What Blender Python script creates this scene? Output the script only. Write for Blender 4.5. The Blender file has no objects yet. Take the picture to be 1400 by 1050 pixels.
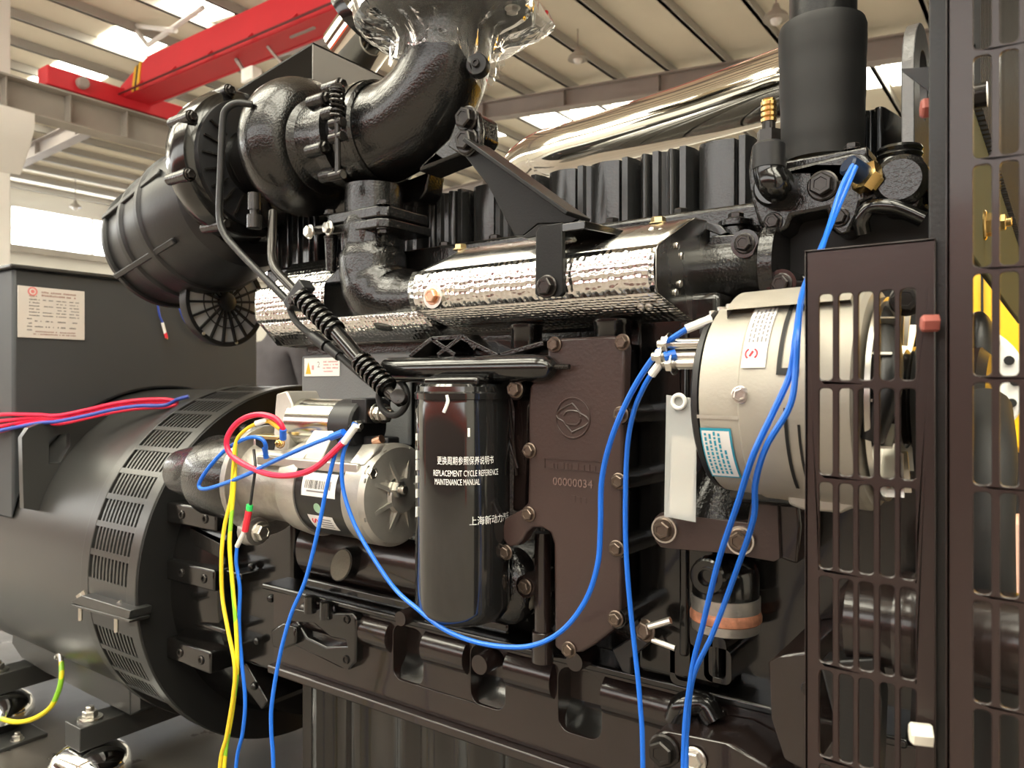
import bpy, bmesh, math, random
from mathutils import Vector, Matrix, Quaternion
from mathutils.geometry import tessellate_polygon
V = Vector
random.seed(7)
SC = bpy.context.scene
COL = SC.collection
PI = math.pi
# ------------------------------------------------------------------ camera
CAM_H = 1.30
FPX = 1050.0
FW = V((-0.5835, 0.8121, 0.0)).normalized()
RT = V((FW.y, -FW.x, 0.0))
cam_d = bpy.data.cameras.new('camera')
cam_d.sensor_fit = 'HORIZONTAL'
cam_d.sensor_width = 36.0
cam_d.lens = 36.0 * FPX / 1400.0
cam_d.clip_start = 0.02
cam_d.clip_end = 200
cam_d.dof.use_dof = True
cam_d.dof.focus_distance = 0.9
cam_d.dof.aperture_fstop = 11.0
cam = bpy.data.objects.new('camera', cam_d)
COL.objects.link(cam)
cam.location = (0, 0, CAM_H)
cam.rotation_euler = FW.to_track_quat('-Z', 'Y').to_euler()
SC.camera = cam
# ------------------------------------------------------------------ world and exposure
SC.view_settings.view_transform = 'Standard'
SC.view_settings.look = 'None'
SC.view_settings.gamma = 1.0
SC.view_settings.use_curve_mapping = False
SC.view_settings.exposure = 1.0
SKYLIGHT_POWER = 7.5
WINDOW_POWER = 6.0
FRONT_WINDOW_POWER = 1.6
w = bpy.data.worlds.new('sky')
SC.world = w
w.use_nodes = True
bg = w.node_tree.nodes['Background']
bg.inputs[0].default_value = (0.86, 0.93, 1.0, 1)
bg.inputs[1].default_value = 1.0

# ------------------------------------------------------------------ projection helpers (1400x1050 frame)
def ray(px, py):
    return FW + RT * ((px - 700.0) / FPX) + V((0, 0, (525.0 - py) / FPX))
def atY(px, py, Y):
    d = ray(px, py); return d * (Y / d.y) + V((0, 0, CAM_H))
def atX(px, py, X):
    d = ray(px, py); return d * (X / d.x) + V((0, 0, CAM_H))
def atZ(px, py, z):
    d = ray(px, py); return d * ((z - CAM_H) / d.z) + V((0, 0, CAM_H))
def mpp(px, Y):
    d = ray(px, 525); return (Y / d.y) / FPX
def W(x, y, z):
    """camera-relative height -> world"""
    return V((x, y, z + CAM_H))

# ------------------------------------------------------------------ mesh builder
def basis(axis, up=None):
    a = V(axis).normalized()
    if up is None:
        up = V((0, 0, 1)) if abs(a.z) < 0.9 else V((0, 1, 0))
    u = up.cross(a)
    if u.length < 1e-6:
        u = V((1, 0, 0)).cross(a)
    u.normalize()
    return u, a.cross(u).normalized(), a

def spline(pts, n=8):
    pts = [V(p) for p in pts]
    if len(pts) < 3:
        return pts
    out = []
    P = [pts[0] * 2 - pts[1]] + pts + [pts[-1] * 2 - pts[-2]]
    for i in range(1, len(P) - 2):
        p0, p1, p2, p3 = P[i-1], P[i], P[i+1], P[i+2]
        for j in range(n):
            t = j / n
            out.append(0.5 * ((2*p1) + (p2-p0)*t + (2*p0-5*p1+4*p2-p3)*t*t + (3*p1-p0-3*p2+p3)*t**3))
    out.append(pts[-1])
    return out

class G:
    def __init__(s):
        s.v = []; s.f = []; s.m = []
    def add(s, vs, fs, m=0):
        o = len(s.v)
        s.v += [tuple(v) for v in vs]
        s.f += [tuple(i + o for i in f) for f in fs]
        s.m += [m] * len(fs)
        return s
    def box(s, lo, hi, m=0):
        x0, y0, z0 = lo; x1, y1, z1 = hi
        if x0 > x1: x0, x1 = x1, x0
        if y0 > y1: y0, y1 = y1, y0
        if z0 > z1: z0, z1 = z1, z0
        vs = [(x0,y0,z0),(x1,y0,z0),(x1,y1,z0),(x0,y1,z0),(x0,y0,z1),(x1,y0,z1),(x1,y1,z1),(x0,y1,z1)]
        return s.add(vs, [(0,3,2,1),(4,5,6,7),(0,1,5,4),(1,2,6,5),(2,3,7,6),(3,0,4,7)], m)
    def obox(s, c, size, rot, m=0):
        c = V(c); hx, hy, hz = [q / 2 for q in size]
        vs = []
        for (a, b, d) in ((-1,-1,-1),(1,-1,-1),(1,1,-1),(-1,1,-1),(-1,-1,1),(1,-1,1),(1,1,1),(-1,1,1)):
            vs.append(c + rot @ V((a*hx, b*hy, d*hz)))
        return s.add(vs, [(0,3,2,1),(4,5,6,7),(0,1,5,4),(1,2,6,5),(2,3,7,6),(3,0,4,7)], m)
    def bar(s, a, b, w, h, up=None, m=0):
        a, b = V(a), V(b)
        u, v, d = basis(b - a, up)
        rot = Matrix((u, v, d)).transposed()
        return s.obox((a + b) / 2, (w, h, (b - a).length), rot, m)
    def prism(s, poly, vec, holes=(), m=0):
        loops = [[V(p) for p in poly]] + [[V(p) for p in h] for h in holes]
        vec = V(vec)
        flat = [p for l in loops for p in l]
        tris = tessellate_polygon(loops)
        n = len(flat)
        nrm = V((0, 0, 0))
        L = loops[0]
        for i in range(len(L)):
            nrm += L[i].cross(L[(i+1) % len(L)])
        flip = nrm.dot(vec) > 0
        fs = []
        if len(loops) == 1 and n <= 4:
            tris = [tuple(range(n))]
            tris_ok = True
        out = []
        for t in tris:
            tn = V((0,0,0))
            for i in range(len(t)):
                tn += flat[t[i]].cross(flat[t[(i+1) % len(t)]])
            t = tuple(t)
            if tn.dot(vec) > 0:
                t = t[::-1]
            out.append(t)
            out.append(tuple(i + n for i in t[::-1]))
        o = 0
        for li, l in enumerate(loops):
            k = len(l)
            ln = V((0,0,0))
            for i in range(k):
                ln += l[i].cross(l[(i+1) % k])
            ccw = ln.dot(vec) > 0
            for i in range(k):
                a, b = o + i, o + (i+1) % k
                q = (a, b, b + n, a + n)
                if (li == 0) != ccw:
                    q = q[::-1]
                out.append(q)
            o += k
        return s.add(flat + [p + vec for p in flat], out, m)
    def tube(s, path, r, n=12, cap=True, m=0, closed=False, flat=1.0, up=None):
        path = [V(p) for p in path]
        k = len(path)
        rr = r if isinstance(r, (list, tuple)) else [r] * k
        T = []
        for i in range(k):
            if closed:
                t = path[(i+1) % k] - path[i-1]
            else:
                t = path[min(i+1, k-1)] - path[max(i-1, 0)]
            T.append(t.normalized())
        u, v, _ = basis(T[0], up)
        vs = []
        for i in range(k):
            if i:
                q = T[i-1].rotation_difference(T[i])
                u = (q @ u); u = (u - T[i] * u.dot(T[i])).normalized(); v = T[i].cross(u)
            for j in range(n):
                a = 2 * PI * j / n
                vs.append(path[i] + (u * math.cos(a) + v * math.sin(a) * flat) * rr[i])
        fs = []
        for i in range(k if closed else k - 1):
            for j in range(n):
                a = i * n + j; b = i * n + (j+1) % n
                c = ((i+1) % k) * n + (j+1) % n; d = ((i+1) % k) * n + j
                fs.append((a, b, c, d))
        if cap and not closed:
            fs.append(tuple(range(n))[::-1]); fs.append(tuple((k-1)*n + j for j in range(n)))
        return s.add(vs, fs, m)
    def lathe(s, o, axis, prof, n=32, a0=0.0, a1=2*PI, cap=True, m=0, up=None):
        """prof: list of (t along axis, radius)"""
        o = V(o); u, v, a = basis(axis, up)
        full = abs(a1 - a0 - 2*PI) < 1e-5
        N = n if full else n + 1
        vs = []
        for (t, r) in prof:
            for j in range(N):
                th = a0 + (a1 - a0) * j / n
                vs.append(o + a * t + (u * math.cos(th) + v * math.sin(th)) * r)
        fs = []
        for i in range(len(prof) - 1):
            for j in range(n):
                j2 = (j+1) % N
                fs.append((i*N+j, i*N+j2, (i+1)*N+j2, (i+1)*N+j))
        if cap and full:
            if prof[0][1] > 1e-6: fs.append(tuple(range(N))[::-1])
            if prof[-1][1] > 1e-6: fs.append(tuple((len(prof)-1)*N + j for j in range(N)))
        return s.add(vs, fs, m)
    def sphere(s, c, r, nu=16, nv=10, sc=(1,1,1), m=0):
        c = V(c); vs = [c + V((0,0,r*sc[2]))]
        for i in range(1, nv):
            th = PI * i / nv
            for j in range(nu):
                ph = 2*PI*j/nu
                vs.append(c + V((r*sc[0]*math.sin(th)*math.cos(ph), r*sc[1]*math.sin(th)*math.sin(ph), r*sc[2]*math.cos(th))))
        vs.append(c - V((0,0,r*sc[2])))
        fs = [(0, 1+j, 1+(j+1) % nu) for j in range(nu)]
        for i in range(nv-2):
            for j in range(nu):
                a = 1+i*nu+j; b = 1+i*nu+(j+1) % nu
                fs.append((a, a+nu, b+nu, b))
        e = len(vs)-1
        fs += [(e, 1+(nv-2)*nu+(j+1) % nu, 1+(nv-2)*nu+j) for j in range(nu)]
        return s.add(vs, fs, m)
    def mesh(s, name, mats, smooth=35, merge=True):
        c = V((0,0,0))
        if s.v:
            lo = [min(p[i] for p in s.v) for i in range(3)]; hi = [max(p[i] for p in s.v) for i in range(3)]
            c = V([(lo[i]+hi[i])/2 for i in range(3)])
        me = bpy.data.meshes.new(name)
        me.from_pydata([(p[0]-c.x, p[1]-c.y, p[2]-c.z) for p in s.v], [], s.f)
        for mt in (mats if isinstance(mats, (list, tuple)) else [mats]):
            me.materials.append(mt)
        me.polygons.foreach_set('material_index', s.m)
        if merge:
            bm = bmesh.new(); bm.from_mesh(me)
            bmesh.ops.remove_doubles(bm, verts=bm.verts, dist=1e-6)
            bmesh.ops.recalc_face_normals(bm, faces=bm.faces)
            bm.to_mesh(me); bm.free()
        if smooth:
            me.polygons.foreach_set('use_smooth', [True]*len(me.polygons))
            me.set_sharp_from_angle(angle=math.radians(smooth))
        me.update()
        return me, c

def wloc(o):
    p = V(o.location)
    q = o.parent
    while q is not None:
        p = p + V(q.location); q = q.parent
    return p
def bevel(o, w, seg=2, ang=40):
    md = o.modifiers.new('bevel', 'BEVEL'); md.width = w; md.segments = seg
    md.limit_method = 'ANGLE'; md.angle_limit = math.radians(ang); md.harden_normals = False
    return o
def obj(name, g, mat, parent=None, bev=0, smooth=35, label=None, seg=2, merge=True):
    me, c = g.mesh(name, mat, smooth, merge)
    o = bpy.data.objects.new(name, me)
    COL.objects.link(o)
    if parent is not None:
        o.parent = parent; o.location = c - wloc(parent)
    else:
        o.location = c
    if bev: bevel(o, bev, seg)
    if label: o['label'] = label
    return o
def tag(o, label, cat, group=None, kind=None):
    o['label'] = label
    if cat: o['category'] = cat
    if group: o['group'] = group
    if kind: o['kind'] = kind
    return o
def thing(name, label, cat, loc=(0,0,0), group=None):
    o = bpy.data.objects.new(name, None)
    o.empty_display_size = 0.02
    COL.objects.link(o); o.location = V(loc)
    return tag(o, label, cat, group)
def struct(name, g, mat, **k):
    o = obj(name, g, mat, **k)
    if o.parent is None: o['kind'] = 'structure'
    return o
_cache = {}
def inst(name, key, maker, mat, parent, pos, direction=(0,0,1), scale=1.0, spin=0.0, label=None):
    """a shared-mesh part: maker() returns a G in unit size, +Z is its outward axis"""
    k = (key, mat.name if not isinstance(mat, (list, tuple)) else mat[0].name)
    if k not in _cache:
        g = maker()
        me = bpy.data.meshes.new(name); me.from_pydata(g.v, [], g.f)
        for mt in (mat if isinstance(mat, (list, tuple)) else [mat]): me.materials.append(mt)
        me.polygons.foreach_set('material_index', g.m)
        bm = bmesh.new(); bm.from_mesh(me); bmesh.ops.recalc_face_normals(bm, faces=bm.faces); bm.to_mesh(me); bm.free()
        me.polygons.foreach_set('use_smooth', [True]*len(me.polygons)); me.set_sharp_from_angle(angle=math.radians(32))
        _cache[k] = me
    o = bpy.data.objects.new(name, _cache[k]); COL.objects.link(o)
    o.rotation_mode = 'QUATERNION'
    o.rotation_quaternion = V(direction).to_track_quat('Z', 'Y') @ Quaternion((0,0,1), spin)
    o.scale = (scale,)*3 if isinstance(scale, (int, float)) else scale
    if parent is not None: o.parent = parent; o.location = V(pos) - wloc(parent)
    else: o.location = V(pos)
    if label: o['label'] = label
    return o
def g_bolt():
    g = G()
    g.lathe((0,0,0), (0,0,1), [(-0.6,0.55),(-0.02,0.55),(-0.02,1.28),(0.12,1.28),(0.22,1.14),(0.22,0.9)], 20, cap=False)
    g.lathe((0,0,0), (0,0,1), [(0.2,1.0),(0.78,1.0),(0.9,0.86),(0.9,0.6),(0.82,0.55),(0.82,0.0)], 6, cap=False)
    return g
def g_hex():
    g = G()
    g.lathe((0,0,0), (0,0,1), [(-0.8,1.0),(0.75,1.0),(0.95,0.8),(0.95,0.0)], 6, cap=True)
    return g
def g_allen():
    g = G()
    g.lathe((0,0,0), (0,0,1), [(-0.5,0.5),(0,0.5),(0,1.0),(0.75,1.0),(0.9,0.88),(0.9,0.55),(0.45,0.5),(0.45,0.0)], 18, cap=False)
    return g
def g_rivet():
    g = G()
    g.lathe((0,0,0), (0,0,1), [(-0.05,1.0),(0.1,1.0),(0.35,0.85),(0.45,0.5),(0.35,0.35),(0.3,0)], 14, cap=False)
    return g
def g_nut():
    g = G()
    g.lathe((0,0,0), (0,0,1), [(0,1.35),(0.15,1.35),(0.15,1.05)], 18, cap=False)
    g.lathe((0,0,0), (0,0,1), [(0.15,1.0),(0.9,1.0),(1.0,0.85),(1.0,0.55)], 6, cap=False)
    g.lathe((0,0,0), (0,0,1), [(-0.4,0.55),(1.5,0.55),(1.6,0.45),(1.6,0.0)], 12, cap=False)
    return g
def bolt(parent, pos, r, d=(0,-1,0), mat=None, kind='bolt', label=None):
    mk = {'bolt': g_bolt, 'hex': g_hex, 'allen': g_allen, 'rivet': g_rivet, 'nut': g_nut}[kind]
    nm = {'bolt': 'bolt', 'hex': 'bolt', 'allen': 'socket_screw', 'rivet': 'rivet', 'nut': 'nut'}[kind]
    return inst(nm, kind, mk, mat or M['black_bolt'], parent, pos, d, r, random.random()*1.0, label)
def dup(o, parent=None, name=None):
    c = o.copy(); COL.objects.link(c)
    if parent is not None: c.parent = parent
    for ch in list(o.children): dup(ch, c)
    return c
def text_mesh(txt, size, mat, bold=0.0, align='CENTER'):
    cu = bpy.data.curves.new('lettering', 'FONT')
    cu.body = txt; cu.size = size; cu.align_x = align; cu.align_y = 'CENTER'
    cu.resolution_u = 2; cu.offset = bold
    to = bpy.data.objects.new('lettering', cu); COL.objects.link(to)
    dg = bpy.context.evaluated_depsgraph_get(); dg.update()
    me = bpy.data.meshes.new_from_object(to.evaluated_get(dg))
    bpy.data.objects.remove(to); bpy.data.curves.remove(cu)
    me.materials.clear(); me.materials.append(mat)
    return me
def text_on(name, txt, size, mat, parent, origin, xdir, ydir, bold=0.0, align='CENTER', depth=0.0, width=None):
    """flat lettering standing on a plane"""
    me = text_mesh(txt, size, mat, bold, align)
    x = V(xdir).normalized(); y = V(ydir).normalized(); z = x.cross(y)
    k = 1.0
    if width:
        xs = [v.co.x for v in me.vertices]
        if xs and max(xs) > min(xs): k = width / (max(xs) - min(xs))
    for v in me.vertices:
        v.co = x * v.co.x * k + y * v.co.y + z * (v.co.z + depth)
    if depth:
        bm = bmesh.new(); bm.from_mesh(me)
        r = bmesh.ops.extrude_face_region(bm, geom=bm.faces[:])
        for e in r['geom']:
            if isinstance(e, bmesh.types.BMVert): e.co -= z * depth
        bmesh.ops.recalc_face_normals(bm, faces=bm.faces)
        bm.to_mesh(me); bm.free()
    o = bpy.data.objects.new(name, me); COL.objects.link(o)
    o.parent = parent; o.location = V(origin) - wloc(parent)
    return o
def text_wrap(name, txt, size, mat, parent, cen, r, ang, z, bold=0.0, align='CENTER', width=None):
    """lettering wrapped round a vertical cylinder; ang = heading of its middle, measured from +X"""
    me = text_mesh(txt, size, mat, bold, align)
    bm = bmesh.new(); bm.from_mesh(me)
    bmesh.ops.triangulate(bm, faces=bm.faces); bm.to_mesh(me); bm.free()
    k = 1.0
    if width:
        xs = [v.co.x for v in me.vertices]
        if xs and max(xs) > min(xs): k = width / (max(xs) - min(xs))
    for v in me.vertices:
        a = ang + v.co.x * k / r
        v.co = V((math.cos(a) * r, math.sin(a) * r, v.co.y))
    o = bpy.data.objects.new(name, me); COL.objects.link(o)
    o.parent = parent; o.location = V((cen[0], cen[1], z)) - wloc(parent)
    return o
def print_bars(name, parent, m, o, xd, yd, w, h, seed, fill=0.78, thick=0.0002):
    """a line of print too small to read: short strokes of uneven width"""
    rr = random.Random(seed); g = G(); x = 0.0
    xd = V(xd); yd = V(yd); n = xd.cross(yd)
    while x < w:
        bw = h*(0.35 + 0.6*rr.random()); bw = min(bw, w-x)
        hh = h*(0.75 + 0.25*rr.random())
        if rr.random() < fill:
            a = V(o) + xd*x
            g.prism([a, a + xd*bw, a + xd*bw + yd*hh, a + yd*hh], n*thick)
        x += bw + h*0.22
    return obj(name, g, m, parent, smooth=0)
def rrect(x0, z0, x1, z1, r, n=4):
    """rounded rectangle in 2D"""
    out = []
    for (cx, cz, a) in ((x1-r, z1-r, 0), (x0+r, z1-r, 1), (x0+r, z0+r, 2), (x1-r, z0+r, 3)):
        for i in range(n+1):
            t = (a + i/n) * PI/2
            out.append((cx + r*math.cos(t), cz + r*math.sin(t)))
    return out
def XZ(pts, y): return [V((a, y, b)) for a, b in pts]
def circ(c, r, n=24, a0=0):
    return [(c[0] + r*math.cos(a0+2*PI*i/n), c[1] + r*math.sin(a0+2*PI*i/n)) for i in range(n)]
def poly(pxs, Y): return [atY(a, b, Y) for a, b in pxs]

# ------------------------------------------------------------------ materials
M = {}
def node(nt, typ, **k):
    n = nt.nodes.new(typ)
    for a, b in k.items(): setattr(n, a, b)
    return n
def mat(name, col, rough=0.5, metal=0.0, bump=0.0, bscale=80.0, coat=0.0, vary=0.0, vscale=6.0, spec=0.5, trans=0.0, emit=None, estr=0.0,
        bkind='noise', rvary=0.0, sheen=0.0, alpha=1.0, aniso=None, col2=None, ior=1.45, bdist=0.002, detail=3.0):
    m = bpy.data.materials.new(name); m.use_nodes = True
    nt = m.node_tree; b = nt.nodes['Principled BSDF']
    b.inputs['Base Color'].default_value = (*col, 1); b.inputs['Roughness'].default_value = rough
    b.inputs['Metallic'].default_value = metal; b.inputs['Specular IOR Level'].default_value = spec
    b.inputs['Coat Weight'].default_value = coat; b.inputs['Coat Roughness'].default_value = 0.08
    b.inputs['IOR'].default_value = ior
    b.inputs['Transmission Weight'].default_value = trans; b.inputs['Alpha'].default_value = alpha
    if emit: b.inputs['Emission Color'].default_value = (*emit, 1); b.inputs['Emission Strength'].default_value = estr
    tc = node(nt, 'ShaderNodeTexCoord')
    geo = tc.outputs['Object']
    if vary or col2:
        n = node(nt, 'ShaderNodeTexNoise'); n.inputs['Scale'].default_value = vscale; n.inputs['Detail'].default_value = 4
        nt.links.new(geo, n.inputs['Vector'])
        r = node(nt, 'ShaderNodeValToRGB')
        c2 = col2 or tuple(min(1, c*(1+vary)) for c in col); c1 = col if col2 else tuple(c*(1-vary) for c in col)
        r.color_ramp.elements[0].position = 0.38; r.color_ramp.elements[1].position = 0.65
        r.color_ramp.elements[0].color = (*c1, 1); r.color_ramp.elements[1].color = (*c2, 1)
        nt.links.new(n.outputs['Fac'], r.inputs['Fac']); nt.links.new(r.outputs['Color'], b.inputs['Base Color'])
    if rvary:
        n2 = node(nt, 'ShaderNodeTexNoise'); n2.inputs['Scale'].default_value = vscale*2.3; n2.inputs['Detail'].default_value = 5
        nt.links.new(geo, n2.inputs['Vector'])
        mr = node(nt, 'ShaderNodeMapRange'); mr.inputs['From Min'].default_value = 0.3; mr.inputs['From Max'].default_value = 0.7
        mr.inputs['To Min'].default_value = max(0.02, rough-rvary); mr.inputs['To Max'].default_value = min(1, rough+rvary)
        nt.links.new(n2.outputs['Fac'], mr.inputs['Value']); nt.links.new(mr.outputs['Result'], b.inputs['Roughness'])
    if bump:
        bp = node(nt, 'ShaderNodeBump'); bp.inputs['Strength'].default_value = bump; bp.inputs['Distance'].default_value = bdist
        if bkind == 'noise':
            t = node(nt, 'ShaderNodeTexNoise'); t.inputs['Scale'].default_value = bscale; t.inputs['Detail'].default_value = detail
            nt.links.new(geo, t.inputs['Vector']); nt.links.new(t.outputs['Fac'], bp.inputs['Height'])
        elif bkind == 'dimple':
            t = node(nt, 'ShaderNodeTexVoronoi'); t.inputs['Scale'].default_value = bscale; t.inputs['Randomness'].default_value = 0.35; t.feature = 'SMOOTH_F1'; t.inputs['Smoothness'].default_value = 0.35
            nt.links.new(geo, t.inputs['Vector']); nt.links.new(t.outputs['Distance'], bp.inputs['Height'])
        elif bkind == 'wave':
            t = node(nt, 'ShaderNodeTexWave'); t.inputs['Scale'].default_value = bscale; t.bands_direction = 'Z'
            nt.links.new(geo, t.inputs['Vector']); nt.links.new(t.outputs['Fac'], bp.inputs['Height'])
        nt.links.new(bp.outputs['Normal'], b.inputs['Normal'])
    M[name] = m
    return m
mat("gloss_black", (0.005, 0.0047, 0.0045), 0.17, bump=0.06, bscale=90, coat=0.35, spec=0.5)
mat("cast_black", (0.0055, 0.005, 0.0047), 0.22, bump=0.42, bscale=330, coat=0.3, detail=1.5, spec=0.55)
mat('brown_reflect_black', (0.034, 0.020, 0.0175), 0.34, bump=0.16, bscale=220, coat=0.2, vary=0.12)  # black paint with its brown reflection put into the base colour
mat('brown_reflect_gloss', (0.014, 0.009, 0.008), 0.24, bump=0.10, bscale=120, coat=0.4, vary=0.15)  # glossy engine black, warm reflected tint painted into the colour
mat('guard_brown_reflect', (0.016, 0.0085, 0.0078), 0.34, coat=0.2, bump=0.03, bscale=400)  # guard coat, brown of the reflected surroundings painted in
mat('powder_black', (0.010, 0.010, 0.010), 0.36, bump=0.10, bscale=400, rvary=0.05)
mat('generator_black', (0.026, 0.026, 0.025), 0.30, bump=0.03, bscale=200, vary=0.08, vscale=3, spec=0.7)
mat('gusset_black', (0.007, 0.007, 0.007), 0.42, bump=0.1, bscale=400, spec=0.25)
mat('matte_black', (0.005, 0.005, 0.005), 0.6)
mat('cabinet_grey', (0.036, 0.039, 0.043), 0.5, bump=0.05, bscale=700)
mat('plastic_black', (0.010, 0.010, 0.011), 0.40, bump=0.08, bscale=120, vary=0.2)
mat('rubber', (0.008, 0.008, 0.008), 0.6, bump=0.15, bscale=9, bkind='wave', bdist=0.001)
mat('black_bolt', (0.030, 0.027, 0.025), 0.20, metal=0.6, bump=0.05, bscale=200)
mat('brown_bolt', (0.13, 0.10, 0.08), 0.32, metal=0.8, bump=0.05, bscale=200)
mat('zinc', (0.62, 0.60, 0.55), 0.28, metal=1.0, bump=0.04, bscale=150)
mat('yellow_zinc', (0.66, 0.52, 0.27), 0.28, metal=1.0)
mat('copper', (0.62, 0.36, 0.24), 0.35, metal=1.0)
mat('rusty_copper', (0.45, 0.20, 0.12), 0.6, metal=0.5, bump=0.3, bscale=250, vary=0.4, vscale=60)
mat('brass', (0.72, 0.50, 0.20), 0.22, metal=1.0)
mat('chrome', (0.78, 0.74, 0.66), 0.055, metal=1.0)
mat('bell_chrome', (0.75, 0.75, 0.74), 0.05, metal=1.0)
mat('solenoid_steel', (0.62, 0.62, 0.56), 0.16, metal=1.0)
mat('embossed', (0.66, 0.65, 0.625), 0.18, metal=1.0, bump=0.9, bscale=135, bkind='dimple', bdist=0.003)
mat('shield_dark_reflect', (0.42, 0.41, 0.39), 0.24, metal=1.0, bump=0.10, bscale=40, rvary=0.08)  # duller copy of the shield steel, dark reflections put into its colour
mat('alloy', (0.47, 0.45, 0.41), 0.42, metal=0.75, bump=0.12, bscale=350, vary=0.06, vscale=30)
mat('alloy_pale', (0.37, 0.345, 0.295), 0.46, metal=0.35, bump=0.10, bscale=350, vary=0.04, vscale=20)
mat('raw_alloy', (0.40, 0.38, 0.35), 0.40, metal=0.85, bump=0.3, bscale=200, vary=0.15, vscale=40)
mat('label_white', (0.80, 0.80, 0.77), 0.42)
mat('card_white', (0.66, 0.60, 0.50), 0.5)
mat('label_clear', (0.75, 0.77, 0.76), 0.2, alpha=0.35)
mat('label_teal', (0.02, 0.30, 0.42), 0.4)
mat('label_red', (0.75, 0.03, 0.05), 0.4)
mat('label_green', (0.28, 0.45, 0.30), 0.4)
mat('print_brown', (0.33, 0.22, 0.20), 0.5)
mat('print_rose', (0.62, 0.33, 0.33), 0.5)
mat('logo_rose', (0.62, 0.20, 0.20), 0.5)
mat('print_black', (0.03, 0.03, 0.03), 0.5)
mat('print_grey', (0.22, 0.21, 0.21), 0.5)
mat('print_white', (0.82, 0.82, 0.80), 0.5)
mat('nameplate', (0.60, 0.56, 0.53), 0.42, metal=0.2)
mat('wire_blue', (0.01, 0.13, 0.62), 0.35)
mat('wire_navy', (0.03, 0.06, 0.32), 0.4)
mat('wire_red', (0.72, 0.015, 0.06), 0.35)
mat('wire_black', (0.015, 0.015, 0.015), 0.4)
mat('sleeve_white', (0.80, 0.80, 0.76), 0.45)
mat('sleeve_red', (0.70, 0.03, 0.05), 0.4)
mat('sleeve_green', (0.03, 0.55, 0.12), 0.4)
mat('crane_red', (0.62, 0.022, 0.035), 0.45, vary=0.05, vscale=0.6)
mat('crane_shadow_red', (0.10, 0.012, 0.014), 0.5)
mat('crane_yellow', (0.75, 0.42, 0.02), 0.5)
mat('roof_cream', (0.86, 0.81, 0.68), 0.7, vary=0.04, vscale=0.5)
mat('steel_grey', (0.33, 0.29, 0.265), 0.6, vary=0.08, vscale=1.0)
mat('runway_grey', (0.36, 0.33, 0.29), 0.6, vary=0.12, vscale=0.8)
mat('purlin_grey', (0.42, 0.40, 0.37), 0.5)
mat('wall_pale', (0.72, 0.70, 0.65), 0.7)
mat('wall_brown', (0.085, 0.035, 0.028), 0.7)
mat('column_white', (0.78, 0.76, 0.72), 0.6)
mat('floor_concrete', (0.215, 0.185, 0.160), 0.45, vary=0.12, vscale=1.5)
mat('deck_dark', (0.050, 0.045, 0.040), 0.32, vary=0.25, vscale=3, rvary=0.08)
mat('skylight', (0.9, 0.88, 0.75), 0.5, emit=(1.0, 0.96, 0.80), estr=SKYLIGHT_POWER)
mat('window_light', (0.9, 0.93, 0.95), 0.5, emit=(0.97, 0.99, 1.0), estr=WINDOW_POWER)
mat('window_soft', (0.8, 0.82, 0.83), 0.5, emit=(0.97, 0.99, 1.0), estr=FRONT_WINDOW_POWER)
mat('machine_yellow', (0.85, 0.46, 0.01), 0.35, coat=0.2)
mat('machine_orange', (0.62, 0.06, 0.015), 0.45)
mat('olive_grey', (0.06, 0.06, 0.035), 0.8, spec=0.15)
mat('fin_metal', (0.018, 0.018, 0.018), 0.6, spec=0.2)
mat('pale_pink', (0.80, 0.46, 0.36), 0.55, vary=0.08)
mat('cloth_grey', (0.055, 0.05, 0.055), 0.9, bump=0.3, bscale=40, vary=0.15)
mat('skin', (0.50, 0.31, 0.22), 0.5)
mat('hair', (0.012, 0.010, 0.009), 0.5)
mat('lamp_white', (0.85, 0.84, 0.80), 0.5)
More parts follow.
